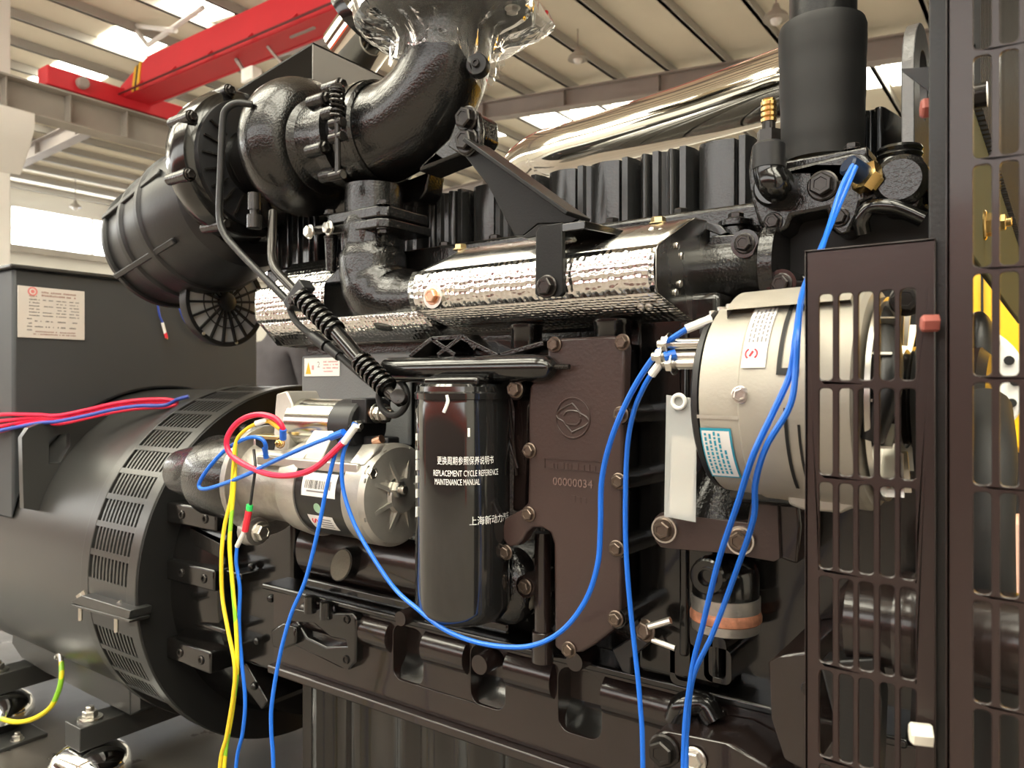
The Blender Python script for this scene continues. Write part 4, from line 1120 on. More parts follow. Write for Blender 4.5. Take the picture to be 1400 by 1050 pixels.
# strap bracket and gusset carrying the exhaust elbow
t = thing('gusset_bracket', 'black welded gusset bracket with strap over the heat shield', 'bracket', atY(748, 405, 0.70))
sy = ep[2][0]-0.010
g = G(); g.prism(poly([(732, 318), (736, 311), (742, 308), (768, 304), (770, 400), (766, 405), (735, 405), (731, 402)], sy), (0, 0.007, 0)); obj('strap', g, M['gusset_black'], t, bev=0.0015)
A = atY(742, 308, sy); B = atY(768, 304, sy)
g = G(); g.prism([V((A.x, sy+0.001, A.z-0.001)), V((A.x, sy+0.09, A.z+0.003)), V((A.x, sy+0.09, A.z-0.004)), V((A.x, sy+0.001, A.z-0.010))], (B.x-A.x+0.028, 0, 0)); obj('strap_top', g, GB, t, bev=0.001)
bolt(t, atY(748, 392, sy-0.001), 0.010)
gy = sy + 0.03
g = G(); g.prism(poly([(628, 204), (640, 190), (652, 199), (790, 299), (781, 305), (735, 306), (716, 322), (703, 322), (694, 306), (668, 255)], gy), (0, 0.006, 0)); obj('gusset_plate', g, M['gusset_black'], t, bev=0.0012)
g = G(); g.bar(atY(651, 197, gy), atY(791, 297, gy), 0.005, 0.05, up=V((0, -1, 0))); obj('gusset_flange', g, M['gusset_black'], t, bev=0.001)
g = G(); g.prism(poly([(703, 322), (716, 322), (735, 307), (795, 303), (805, 310), (760, 318), (720, 326)], gy-0.012), (0, 0.045, 0)); obj('gusset_foot', g, M['gusset_black'], t, bev=0.001)
g = G(); g.prism(poly([(612, 200), (628, 150), (640, 146), (652, 152), (656, 175), (655, 200), (640, 214), (630, 212)], gy-0.004), (0, 0.01, 0)); obj('ear_plate', g, CB, t, bev=0.002)
for px, py in ((639, 163), (639, 193)): bolt(t, atY(px, py, gy-0.006), 0.0125)
# ---------------------------------------------------------------- starter motor
YS = 0.775
def zz(px, py, Y=YS): return atY(px, py, Y).z
st = thing('starter_motor', 'cast alloy starter motor with black body and ribbed end cap', 'starter', atY(440, 735, YS))
x_end = atY(560, 680, YS-0.03).x
zS = atY(505, 672, YS).z
xa = lambda px: atY(px, 660, YS-0.069).x
xo = lambda px: atY(px, 580, YS-0.030).x
XE = -0.747
SRr = 0.069
print('starter', xa(255), xa(330), xa(420), xa(505), xa(560), zS)
g = G(); g.lathe(V((0, YS, zS)), AX, [(xa(398), SRr*0.98), (XE-0.038, SRr*0.98)], 56); body = obj('body', g, mat('starter_black', (0.012, 0.012, 0.012), 0.28), st)
g = G(); g.lathe(V((0, YS, zS)), AX, [(XE-0.043, SRr*0.9), (XE-0.042, SRr*1.04), (XE-0.010, SRr*1.04), (XE-0.003, SRr*0.96), (XE, SRr*0.72), (XE, 0.0)], 56); cap = obj('end_cap', g, M['alloy'], st)
for i in range(8):
    a_ = PI/8 + i*PI/4
    d_ = V((0, math.cos(a_), math.sin(a_)))
    g = G(); c0 = V((XE, YS, zS)); g.bar(c0 + d_*0.022, c0 + d_*SRr*0.98 - V((0.01, 0, 0)), 0.006, 0.012, up=V((1, 0, 0))); obj('end_rib', g, M['alloy'], cap)
g = G(); g.lathe(V((XE, YS, zS)), AX, [(0, 0.026), (0.006, 0.024), (0.007, 0.0)], 28); obj('end_boss', g, M['alloy'], cap)
pb = V((XE+0.002, YS-0.012, zS+0.010)); inst('terminal_nut', 'nut', g_nut, M['zinc'], cap, pb, AX, 0.0115)
for (dy, dz) in ((-0.05, 0.035),):
    inst('bolt', 'bolt', g_bolt, M['zinc'], cap, V((XE-0.008, YS+dy, zS+dz)), AX, 0.0085)
g = G(); g.lathe(V((0, YS, zS)), AX, [(xa(374), SRr*0.92), (xa(376), SRr*1.0), (xa(396), SRr*1.06), (xa(401), SRr*1.02)], 56); obj('drive_ring', g, M['alloy'], st)
g = G(); g.lathe(V((0, YS, zS)), AX, [(xa(302), 0.050), (xa(306), 0.066), (xa(316), 0.068), (xa(330), 0.060), (xa(380), 0.062)], 56); obj('drive_housing', g, M['raw_alloy'], st)
g = G(); g.prism([V((xa(312), YS + 0.085*math.cos(q_)*(1.0), zS + 0.088*math.sin(q_) - 0.0)) for q_ in [2*PI*i/40 for i in range(40)]], (0.012, 0, 0)); obj('mount_flange', g, M['raw_alloy'], st, bev=0.002)
inst('bolt', 'bolt', g_bolt, M['zinc'], st, V((xa(330), YS-0.035, zS-0.075)), AX, 0.013)
g = G(); g.lathe(V((xa(316), YS-0.035, zS-0.075)), AX, [(0, 0.024), (0.02, 0.022)], 20); obj('flange_lug', g, M['raw_alloy'], st)
# strip rail along the top of the body
g = G(); g.box((xa(345), YS-0.062, zS+0.033), (XE-0.02, YS-0.045, zS+0.047)); obj('tie_strip', g, M['alloy'], st, bev=0.002)
g = G(); g.prism([V((xa(385), YS-0.055, zS+0.035)), V((xa(425), YS-0.055, zS+0.04)), V((xa(425), YS-0.02, zS+0.10)), V((xa(400), YS-0.02, zS+0.10))], (0, 0.03, 0)); obj('fork_bracket', g, M['alloy'], st, bev=0.003)
g = G(); g.prism([V((XE-0.045, YS-0.06, zS+0.04)), V((XE-0.012, YS-0.058, zS+0.045)), V((XE-0.006, YS-0.045, zS+0.062)), V((XE-0.012, YS-0.03, zS+0.072)), V((XE-0.045, YS-0.03, zS+0.07))], (0, 0.015, 0)); obj('cap_ear', g, M['alloy'], cap, bev=0.003)
# solenoid
sol_z = zz(440, 580, YS-0.005); ys = YS + 0.01
g = G(); g.lathe(V((0, ys, sol_z)), AX, [(xo(384), 0.030), (xo(386), 0.0385), (xo(446), 0.0385)], 40); sol = obj('solenoid', g, M['solenoid_steel'], st)
g = G(); g.lathe(V((0, ys, sol_z)), AX, [(xo(446), 0.0385), (xo(474), 0.0385), (xo(476), 0.035), (xo(476), 0.0)], 40); obj('solenoid_cap', g, M['plastic_black'], sol)
g = G(); g.box((xo(465), ys-0.02, sol_z+0.004), (xo(486), ys+0.03, sol_z+0.040)); obj('terminal_block', g, M['plastic_black'], sol, bev=0.002)
p = atY(500, 566, YS-0.01); g = G(); g.tube([V((xo(480), YS, p.z+0.001)), V((xo(512), YS, p.z+0.001))], 0.0065, 12); obj('terminal_stud', g, M['copper'], sol)
for xx in (494, 503): inst('terminal_nut', 'nut', g_nut, M['zinc'], sol, V((xo(xx), YS, p.z+0.001)), AX, 0.0105)
p = atY(474, 583, YS-0.03); inst('terminal_nut', 'nut', g_nut, M['zinc'], sol, V((xo(474), YS-0.015, p.z)), AX, 0.009)
g = G(); g.box((xo(478), YS-0.005, atY(500, 612, YS).z), (xo(512), YS+0.02, atY(500, 596, YS).z)); obj('relay_box', g, M['plastic_black'], sol, bev=0.003)
g = G(); g.tube([atY(512, 604, YS-0.01), atY(522, 600, YS-0.01)], 0.006, 10); obj('relay_terminal', g, M['copper'], sol)
g = G(); g.prism([V((xo(372), YS-0.03, sol_z-0.05)), V((xo(392), YS-0.03, sol_z-0.05)), V((xo(392), YS-0.02, sol_z+0.03)), V((xo(384), YS-0.02, sol_z+0.05)), V((xo(370), YS-0.02, sol_z+0.045)), V((xo(368), YS-0.02, sol_z+0.02))], (0, 0.06, 0)); obj('solenoid_bracket', g, M['alloy'], st, bev=0.003)
# pilot relay on the nose
g = G(); c = atY(358, 612, YS-0.03); g.box((c.x-0.02, c.y, c.z-0.035), (c.x+0.03, c.y+0.04, c.z+0.018)); pr = obj('pilot_relay', g, M['plastic_black'], st, bev=0.003)
g = G(); c2 = atY(338, 605, YS-0.03); g.lathe(c2, (0, -1, 0), [(-0.03, 0.022), (0.0, 0.022), (0.003, 0.018), (0.003, 0)], 22); obj('relay_can', g, M['zinc'], pr)
g = G(); g.box((c.x-0.03, c.y-0.005, c.z+0.014), (c.x+0.045, c.y+0.045, c.z+0.020)); obj('relay_plate', g, M['yellow_zinc'], pr, bev=0.001)
for px, py in ((383, 606), (364, 630)):
    inst('terminal_nut', 'nut', g_nut, M['brass'], pr, atY(px, py, YS-0.035), (0.4, -0.9, 0), 0.006)
# stickers on the starter body
def wrapx(name, parent, cx0, cx1, a0, a1, r, m, yc_, zc_, n=10):
    """sticker on a cylinder lying along X; angles measured from -Y towards +Z"""
    g = G(); vs = []; fs = []
    for i in range(n+1):
        a_ = a0 + (a1-a0)*i/n
        for x in (cx0, cx1): vs.append((x, yc_ - r*math.cos(a_), zc_ + r*math.sin(a_)))
    for i in range(n): fs.append((2*i, 2*i+1, 2*i+3, 2*i+2))
    g.add(vs, fs); return obj(name, g, m, parent)
D = math.radians
def ring_logo(parent, xc, ac, r, size, yc_, zc_):
    def P_(a, b): an = ac + b/r; return V((xc + a, yc_ - r*math.cos(an), zc_ + r*math.sin(an)))
    for (a0, a1) in ((-50, 60), (120, 235)):
        g = G(); g.tube([P_(size*math.cos(D(a0 + (a1-a0)*i/12)), size*math.sin(D(a0 + (a1-a0)*i/12))) for i in range(13)], size*0.17, 6); obj('logo_arc', g, M['label_red'], parent)
    g = G(); g.tube([P_(-size*0.25, -size*0.5), P_(0, 0), P_(size*0.25, size*0.5)], size*0.22, 6); obj('logo_leaf', g, M['label_red'], parent)
wr = SRr*0.98 + 0.0004
lab = wrapx('barcode_label', body, xa(411), xa(457), D(-2), D(26), wr, M['label_white'], YS, zS)
rr = random.Random(5); x = xa(415)
while x < xa(450):
    w_ = 0.0004 + rr.random()*0.0012
    wrapx('barcode_bar', lab, x, x+w_, D(7), D(17), wr+0.0003, M['print_black'], YS, zS, 4); x += w_ + 0.0005 + rr.random()*0.001
wrapx('label_line', lab, xa(418), xa(446), D(3), D(5), wr+0.0003, M['print_grey'], YS, zS, 2)
l2 = wrapx('rating_label', body, xa(414), xa(448), D(-48), D(-26), wr, M['label_white'], YS, zS)
ring_logo(l2, xa(421), D(-35), wr, 0.0050, YS, zS)
for i in range(4): wrapx('label_line', l2, xa(427), xa(444), D(-44+i*4), D(-42.4+i*4), wr+0.0003, M['print_grey'], YS, zS, 2)
l3 = G(); pcs = []
for i in range(20):
    a_ = 2*PI*i/20; xx = xa(431) + 0.0075*math.cos(a_); an = D(-16) + 0.0075*math.sin(a_)/wr
    pcs.append((xx, YS - (wr+0.0002)*math.cos(an), zS + (wr+0.0002)*math.sin(an)))
l3.add(pcs, [tuple(range(20))]); obj('check_sticker', l3, M['label_green'], body)
# ---------------------------------------------------------------- grey box with warning label behind the starter
t = thing('governor_box', 'dark grey flat box behind the starter carrying a warning label', 'box', atY(470, 620, 0.85))
GVY = 0.852
a = atY(412, 486, GVY); b = atY(560, 610, GVY)
g = G(); g.box((a.x, GVY, b.z), (b.x, GVY+0.008, a.z)); obj('case', g, mat('grey_paint', (0.14, 0.145, 0.15), 0.5, bump=0.3, bscale=300), t, bev=0.004)
q0 = atY(416, 490, GVY-0.002); q1 = atY(464, 514, GVY-0.002)
wl = thing('warning_label', 'small white warning label with yellow triangle on the grey box', 'label', (q0.x, GVY-0.002, q1.z))
g = G(); g.box((q0.x, GVY-0.0018, q1.z), (q1.x, GVY-0.0004, q0.z)); obj('paper', g, M['label_white'], wl)
wt = q1.x-q0.x; ht = q0.z-q1.z
tri = [(0.04, 0.12), (0.20, 0.12), (0.12, 0.78)]
g = G(); g.prism([V((q0.x+wt*u_, GVY-0.0021, q1.z+ht*v_)) for u_, v_ in tri], (0, 0.0006, 0)); obj('warning_triangle', g, M['crane_yellow'], wl)
text_on('lettering', '2', 0.014, M['print_grey'], wl, V((q0.x+wt*0.42, GVY-0.0022, q1.z+ht*0.62)), xr, zu)
g = G(); g.box((q0.x+wt*0.22, GVY-0.0021, q1.z+ht*0.35), (q0.x+wt*0.28, GVY-0.0015, q1.z+ht*0.6)); obj('label_mark', g, M['print_rose'], wl)
for n_, (v_, u_, w_) in enumerate(((0.74, 0.55, 0.40), (0.58, 0.56, 0.40), (0.40, 0.54, 0.42), (0.22, 0.53, 0.28))):
    print_bars('printed_line', wl, M['print_rose'], V((q0.x+wt*u_, GVY-0.0019, q1.z+ht*v_)), xr, zu, wt*w_, ht*0.085, 20+n_, 0.8)
# ================================================================== turbocharger and exhaust elbow
from mathutils import noise
TY, TZ = 0.85, 0.395
tc_ = thing('turbocharger', 'large black cast turbocharger with snail-shaped turbine housing', 'turbocharger', W(-1.05, TY, 0.26))
# turbine volute: scroll whose tube grows round the axis
def scroll(x, r_major, r0, r1, a0, a1, n=48, m=20, flatx=1.0):
    g = G(); vs = []; fs = []
    for i in range(n+1):
        f_ = i/n; a = a0 + (a1-a0)*f_; rt = r0 + (r1-r0)*f_
        rm = r_major + 0.35*(rt-r0)
        for j in range(m):
            b = 2*PI*j/m
            rad = rm + rt*math.cos(b); dx = rt*flatx*math.sin(b)
            vs.append((x+dx, TY + rad*math.cos(a), TZ + CAM_H + rad*math.sin(a)))
    for i in range(n):
        for j in range(m):
            fs.append((i*m+j, i*m+(j+1) % m, (i+1)*m+(j+1) % m, (i+1)*m+j))
    fs.append(tuple(range(m))); fs.append(tuple(n*m+j for j in range(m))[::-1])
    g.add(vs, fs); return g
obj('turbine_housing', scroll(-1.045, 0.072, 0.038, 0.050, D(300), D(300-352), 64, 24, 1.25), CB, tc_, smooth=60)
g = G(); g.lathe(W(0, TY, TZ), AX, [(-1.10, 0.0), (-1.10, 0.075), (-1.03, 0.088), (-0.995, 0.080), (-0.985, 0.068), (-0.965, 0.064), (-0.93, 0.064), (-0.925, 0.075)], 48); obj('turbine_neck', g, CB, tc_)
g = G(); g.lathe(W(0, TY, TZ-0.004), AX, [(-0.940, 0.064), (-0.938, 0.078), (-0.912, 0.080), (-0.909, 0.070), (-0.895, 0.072), (-0.892, 0.079), (-0.868, 0.079), (-0.866, 0.070)], 48); vb = obj('band_flange', g, CB, tc_)
# clamp lugs on the flange and the spring loaded wastegate bolt
for (a_, x) in ((150, -0.925), (205, -0.925), (120, -0.925), (172, -0.88), (235, -0.925)):
    d_ = V((0, math.cos(D(a_)), math.sin(D(a_)))); c = W(x, TY, TZ-0.004) + d_*0.082
    g = G(); g.lathe(c - V((0.016, 0, 0)), AX, [(0, 0.0105), (0.032, 0.0105), (0.034, 0.009), (0.034, 0)], 14); lg = obj('clamp_lug', g, CB, vb)
    inst('bolt', 'bolt', g_bolt, M['black_bolt'], lg, c + V((0.018, 0, 0)), AX, 0.0085)
s0 = atY(461, 120, 0.755); s1 = atY(461, 185, 0.755); s2 = atY(462, 238, 0.755)
g = G(); g.tube([s0, s2], 0.0045, 10); sp_ = obj('clamp_rod', g, M['black_bolt'], tc_)
inst('rod_head', 'bolt', g_bolt, M['black_bolt'], sp_, s0 - V((0, 0, 0.004)), (0, 0, 1), 0.0095)
g = G(); pts = [s0 + (atY(461, 160, 0.755)-s0)*(i/96.0) + V((math.cos(i*2*PI/16)*0.0095, math.sin(i*2*PI/16)*0.0095, 0)) for i in range(97)]
g.tube(pts, 0.0021, 6); obj('spring', g, M['black_bolt'], sp_)
for py in (168, 188, 240):
    p = atY(461, py, 0.758); g = G(); g.lathe(p, AX, [(-0.013, 0.0075), (0.013, 0.0075)], 14); obj('clamp_trunnion', g, M['black_bolt'], sp_, bev=0.001)
# centre housing, compressor with bolted lugs
g = G(); g.lathe(W(0, TY, TZ), AX, [(-1.20, 0.05), (-1.16, 0.058), (-1.12, 0.06), (-1.10, 0.07)], 32); obj('centre_housing', g, CB, tc_)
g = G(); g.lathe(W(0, TY, TZ), AX, [(-1.275, 0.07), (-1.27, 0.115), (-1.245, 0.131), (-1.215, 0.134), (-1.195, 0.128), (-1.19, 0.112), (-1.185, 0.108), (-1.18, 0.05)], 64); comp = obj('compressor_housing', g, M['gloss_black'], tc_)
g = G(); g.lathe(W(0, TY, TZ), AX, [(-1.19, 0.112), (-1.178, 0.112), (-1.176, 0.10), (-1.18, 0.06)], 48, cap=False); obj('back_plate', g, M['plastic_black'], comp)
for a_ in range(0, 360, 45):
    d_ = V((0, math.cos(D(a_+20)), math.sin(D(a_+20))))
    c = W(-1.215, TY, TZ) + d_*0.128
    g = G(); g.lathe(c - V((0.035, 0, 0)), AX, [(0, 0.010), (0.06, 0.012), (0.062, 0.0)], 12); lg = obj('housing_lug', g, CB, comp)
    inst('bolt', 'bolt', g_bolt, M['black_bolt'], lg, c + V((0.026, 0, 0)), AX, 0.008)
for i in range(10):
    a_ = D(150 + i*16); d_ = V((0, math.cos(a_), math.sin(a_)))
    g = G(); c = W(-1.177, TY, TZ); g.bar(c + d_*0.07, c + d_*0.106, 0.003, 0.010, up=V((1, 0, 0))); obj('back_rib', g, M['black_bolt'], comp)
g = G(); pz = atY(348, 282, 0.735); g.lathe(pz, (0, 0, -1), [(-0.02, 0.010), (0.006, 0.010), (0.006, 0.007), (0.014, 0.007), (0.014, 0.0115), (0.034, 0.0115), (0.036, 0)], 16); obj('wastegate_port', g, M['black_bolt'], tc_)
# turbo foot flange, bolted on the exhaust riser
t = thing('exhaust_riser', 'black cast exhaust riser with bolted flange under the turbocharger', 'exhaust part', atY(500, 430, 0.83))
Yf = 0.80
zf = atY(490, 300, Yf).z
xl, xr_ = atY(438, 305, Yf).x, atY(524, 305, Yf).x
g = G(); g.prism([V((xl, Yf+0.012, zf-0.016)), V((xl+0.012, Yf, zf-0.016)), V((xr_-0.012, Yf, zf-0.016)), V((xr_, Yf+0.012, zf-0.016)), V((xr_, Yf+0.105, zf-0.016)), V((xl, Yf+0.105, zf-0.016))], (0, 0, 0.014)); obj('lower_flange', g, CB, t, bev=0.002)
g = G(); g.prism([V((xl+0.004, Yf+0.012, zf+0.0)), V((xl+0.014, Yf+0.003, zf)), V((xr_-0.014, Yf+0.003, zf)), V((xr_-0.002, Yf+0.014, zf)), V((xr_-0.004, Yf+0.103, zf)), V((xl+0.004, Yf+0.103, zf))], (0, 0, 0.018)); obj('upper_flange', g, CB, t, bev=0.003)
mx = (xl+xr_)/2
g = G(); g.tube(spline([V((mx, 0.848, zf+0.06)), V((mx, 0.848, zf+0.01)), V((mx, 0.846, zf-0.04)), V((mx+0.005, 0.846, zf-0.085)), V((mx+0.03, 0.85, zf-0.118)), V((mx+0.075, 0.856, zf-0.125)), V((mx+0.13, 0.86, zf-0.118))], 6), [0.045]*7 + [0.048]*6 + [0.053]*6 + [0.055]*6 + [0.053]*6 + [0.046]*6, 32); obj('riser', g, CB, t, smooth=60)
for fx in (0.08, 0.35, 0.62):
    g = G(); x = xl + (xr_-xl)*fx; g.lathe(V((x, 0.812, zf-0.07)), (0, 0, 1), [(0, 0.008), (0.055, 0.011)], 14); obj('riser_rib', g, CB, t)
for (x, y) in ((xl+0.012, Yf+0.010), (xr_-0.012, Yf+0.012), (xl+0.012, Yf+0.09)):
    bolt(t, V((x, y, zf-0.017)), 0.0085, (0, 0, -1)); bolt(t, V((x, y, zf+0.018)), 0.0085, (0, 0, 1))
for (px, py) in ((424, 317), (450, 312)):
    bolt(t, atY(px, py, 0.79), 0.009, (-0.2, -1, 0), M['zinc'])
g = G(); g.tube([atY(426, 316, 0.80), atY(455, 311, 0.80)], 0.007, 10); obj('stud', g, M['black_bolt'], t)
# exhaust elbow with big top flange
el = thing('exhaust_elbow', 'thick black exhaust elbow rising to a film-wrapped flange', 'exhaust part', W(-0.80, TY, 0.32))
EZ = TZ - 0.008
path = [W(-0.868, TY, EZ), W(-0.84, TY, EZ+0.001), W(-0.80, TY, EZ+0.010), W(-0.758, TY, EZ+0.034), W(-0.732, TY, EZ+0.070), W(-0.723, TY, EZ+0.110), W(-0.721, TY, EZ+0.145)]
sp2 = spline(path, 8)
rads = [0.076 - 0.013*min(1, i/(len(sp2)*0.72)) for i in range(len(sp2))]
g = G(); g.tube(sp2, rads, 48); obj('pipe', g, CB, el, smooth=60)
g = G(); g.lathe(W(0, TY, EZ), AX, [(-0.866, 0.07), (-0.864, 0.0805), (-0.852, 0.0805), (-0.848, 0.076)], 48); obj('end_bead', g, CB, el)
FX, FZ = -0.729, EZ + 0.165
FX, FZ = -0.727, EZ + 0.137
g = G(); g.lathe(W(FX, TY, FZ), (0, 0, 1), [(-0.004, 0.058), (0.0, 0.124), (0.003, 0.127), (0.017, 0.127), (0.020, 0.122), (0.02, 0.05)], 64, cap=False); fl = obj('top_flange', g, GB, el)
g = G(); g.lathe(W(FX, TY, FZ), (0, 0, 1), [(0.003, 0.1275), (0.004, 0.1285), (0.015, 0.1285), (0.016, 0.1275)], 64, cap=False); obj('flange_rim', g, mat('rim_grey', (0.30, 0.30, 0.29), 0.35, metal=0.4), el)
g = G(); g.lathe(W(FX, TY, FZ), (0, 0, 1), [(0.021, 0.05), (0.022, 0.120), (0.026, 0.126), (0.040, 0.126), (0.043, 0.120), (0.05, 0.098), (0.2, 0.098)], 64, cap=False); obj('mating_flange', g, GB, el)
for i in range(8):
    a_ = D(10+45*i); bolt(fl, W(FX + 0.105*math.cos(a_), TY + 0.105*math.sin(a_), FZ), 0.009, (0, 0, -1), M['zinc'])
bp = atY(651, 87, 0.822); g = G(); g.lathe(bp, (0.35, -0.93, 0), [(-0.014, 0.016), (-0.002, 0.0155), (0.0, 0.014), (0.0, 0.006)], 24); eb = obj('sensor_boss', g, M['powder_black'], el)
bolt(eb, bp, 0.0055, (0.35, -0.93, 0), kind='allen')
g = G(); g.prism([atY(a_, b_, 0.775) for a_, b_ in ((575, 225), (612, 190), (628, 155), (640, 148), (650, 155), (652, 185), (636, 208), (600, 222), (570, 235))], (0, 0.05, 0)); obj('support_arm', g, CB, el, bev=0.004)
g = G(); g.prism([atY(a_, b_, 0.90) for a_, b_ in ((520, 255), (560, 245), (586, 235), (582, 262), (572, 275), (545, 278), (520, 270))], (0, 0.04, 0)); obj('lower_lug', g, CB, el, bev=0.003)
# stainless bellows left of the flange
t = thing('exhaust_bellows', 'shiny steel pipe end behind the wrapped flange', 'pipe', W(-0.84, 1.0, 0.55))
c0 = atY(492, 45, 1.06)
g = G(); g.tube(spline([c0 + V((-0.03, 0.0, -0.035)), c0 + V((0.02, 0.0, 0.0)), c0 + V((0.10, 0, 0.05))], 6), 0.060, 32); obj('pipe', g, M['chrome'], t)
g = G(); g.lathe(c0 + V((0.02, 0, 0.012)), (0.8, 0, 0.55), [(0, 0.06), (0, 0.085), (0.012, 0.087), (0.024, 0.085), (0.024, 0.06)], 40, cap=False); obj('collar', g, GB, t)
# crumpled clear film over the flange
def film_mesh():
    g = G(); n = 64
    prof = [(0.060, 0.100), (0.052, 0.118), (0.046, 0.129), (0.036, 0.1335), (0.022, 0.134), (0.008, 0.134), (-0.006, 0.131), (-0.016, 0.120), (-0.022, 0.106), (-0.026, 0.092), (-0.030, 0.082), (-0.040, 0.076), (-0.056, 0.078), (-0.066, 0.084)]
    vs = []; fs = []
    for pi_, (z, r) in enumerate(prof):
        for j in range(n):
            a = 2*PI*j/n
            amp = 0.002 + 0.010*max(0.0, (pi_-5)/8.0)
            nz = noise.fractal(V((math.cos(a)*4.5, math.sin(a)*4.5, z*45)), 1.0, 2.0, 3)
            nz2 = noise.noise(V((math.cos(a)*11, math.sin(a)*11, z*25+9)))
            pl = abs(((a*13/PI) % 1.0) - 0.5)*2-0.5
            rr_ = r + amp*(nz*0.9 + nz2*0.5) + (amp*0.35*pl if pi_ > 6 else 0)
            zz_ = z + amp*0.9*noise.noise(V((math.cos(a)*6+3, math.sin(a)*6, z*30)))
            d_ = (math.cos(a)*RT.x + math.sin(a)*RT.y)
            # a loose corner sticks out on the right-hand side, a tail hangs beside the elbow
            fl_ = max(0.0, d_ - 0.955)/0.045
            if pi_ in (5, 6, 7, 8): rr_ += 0.028*fl_*(1 - abs(pi_-6.2)/2.6)
            hang = max(0.0, math.cos(a - D(-5)) - 0.86)/0.14
            if pi_ >= 11: zz_ -= hang*0.05*(pi_-10)/3; rr_ -= hang*0.010*(pi_-10)/3
            vs.append(W(FX + rr_*math.cos(a), TY + rr_*math.sin(a), FZ + 0.0 + zz_))
    for i in range(len(prof)-1):
        for j in range(n): fs.append((i*n+j, i*n+(j+1) % n, (i+1)*n+(j+1) % n, (i+1)*n+j))
    g.add(vs, fs); return g
o = obj('plastic_wrap', film_mesh(), M['plastic_film'], None, smooth=0, merge=False)
tag(o, 'crumpled clear plastic wrap around the exhaust flange', 'plastic wrap')
# sheet guard over the turbocharger
t = thing('turbo_sheet_guard', 'bent black sheet guard above the turbocharger', 'guard', atY(430, 108, 0.9))
c = atY(428, 58, 0.90); cb = atY(431, 107, 0.90); far = atY(545, 108, 1.115); farb = atY(545, 140, 1.115); lf = atY(325, 122, 0.90); lfar = atY(430, 118, 1.14)
cX = c.x
n1 = V((cX, 0.90, c.z)); n2 = V((cX, 1.115, c.z - 0.004)); n3 = V((cX, 1.115, c.z-0.066)); n4 = V((cX, 0.90, c.z-0.066))
g = G(); g.prism([n1, n2, n3, n4], (-0.003, 0, 0)); obj('lip', g, mat('sheet_lit', (0.19, 0.18, 0.17), 0.5), t, bev=0.0008)  # lip of the black sheet, its lit tone painted as a lighter grey
g = G(); g.prism([n1, n2, V((lf.x, 1.115, lf.z)), V((lf.x, 0.90, lf.z))], (0, 0, -0.003)); obj('top_sheet', g, M['powder_black'], t)
# ---------------------------------------------------------------- ribbed air housing and round grille
t = thing('air_inlet_housing', 'ribbed black plastic air inlet housing left of the turbocharger', 'air housing', W(-1.45, 0.93, 0.2))
AY, AZ = 0.915, 0.335
ax2 = V((1, -0.10, 0.16)).normalized()
o0 = W(-1.28, AY-0.02, AZ+0.016)
prof = [(-0.355, 0.0), (-0.353, 0.06), (-0.345, 0.10), (-0.33, 0.122), (-0.315, 0.130), (-0.24, 0.134), (-0.235, 0.141), (-0.222, 0.141), (-0.217, 0.136), (-0.15, 0.138), (-0.145, 0.145), (-0.132, 0.145), (-0.127, 0.140), (-0.06, 0.139), (0.0, 0.130), (0.02, 0.11)]
g = G(); g.lathe(o0, ax2, prof, 64); hs = obj('shell', g, M['plastic_black'], t)
u_, v_, a__ = basis(ax2)
for ang in (112, 160, 215):
    d_ = (u_*math.cos(D(ang)) + v_*math.sin(D(ang)))
    g = G(); g.bar(o0 + ax2*(-0.325) + d_*0.130, o0 + ax2*(-0.05) + d_*0.134, 0.012, 0.020, up=d_); obj('long_rib', g, M['plastic_black'], hs, bev=0.002)
g = G(); g.lathe(o0, ax2, [(-0.325, 0.128), (-0.322, 0.137), (-0.312, 0.137), (-0.309, 0.128)], 64); obj('rim_band', g, M['plastic_black'], hs)
t = thing('air_grille', 'round slatted end grille below the air inlet housing', 'grille', atX(312, 470, -1.30))
gc = V((-1.44, 0.969, atX(312, 413, -1.44).z)); RG = 0.095
g = G(); g.lathe(gc, AX, [(-0.03, RG*0.9), (-0.025, RG*0.98), (-0.006, RG), (0.0, RG*0.99), (0.0, RG*0.90), (-0.008, RG*0.88)], 48); rim = obj('rim', g, M['plastic_black'], t)
g = G(); g.lathe(gc, AX, [(-0.004, 0.0), (-0.004, RG*0.9)], 48, cap=False); obj('backing', g, mat('grille_grey', (0.42, 0.43, 0.44), 0.5), t)
for i in range(18):
    a_ = 2*PI*i/18 + 0.07; d_ = V((0, math.cos(a_), math.sin(a_)))
    g = G(); g.bar(gc + d_*0.018, gc + d_*RG*0.92, 0.0045, 0.006, up=V((1, 0, 0))); obj('bar', g, M['plastic_black'], t)
for r_ in (0.035, 0.055):
    g = G(); g.tube([gc + V((0.0015, r_*math.cos(2*PI*i/40), r_*math.sin(2*PI*i/40))) for i in range(40)], 0.0013, 6, closed=True); obj('hoop', g, M['plastic_black'], t)
g = G(); g.lathe(gc, AX, [(-0.02, 0.02), (0.004, 0.02), (0.006, 0.015), (0.006, 0)], 20); obj('hub', g, M['plastic_black'], t)
for a_ in (232, 285):
    bolt(rim, gc + V((0.0, RG*0.93*math.cos(D(a_)), RG*0.93*math.sin(D(a_)))), 0.004, AX, M['zinc'], 'rivet')
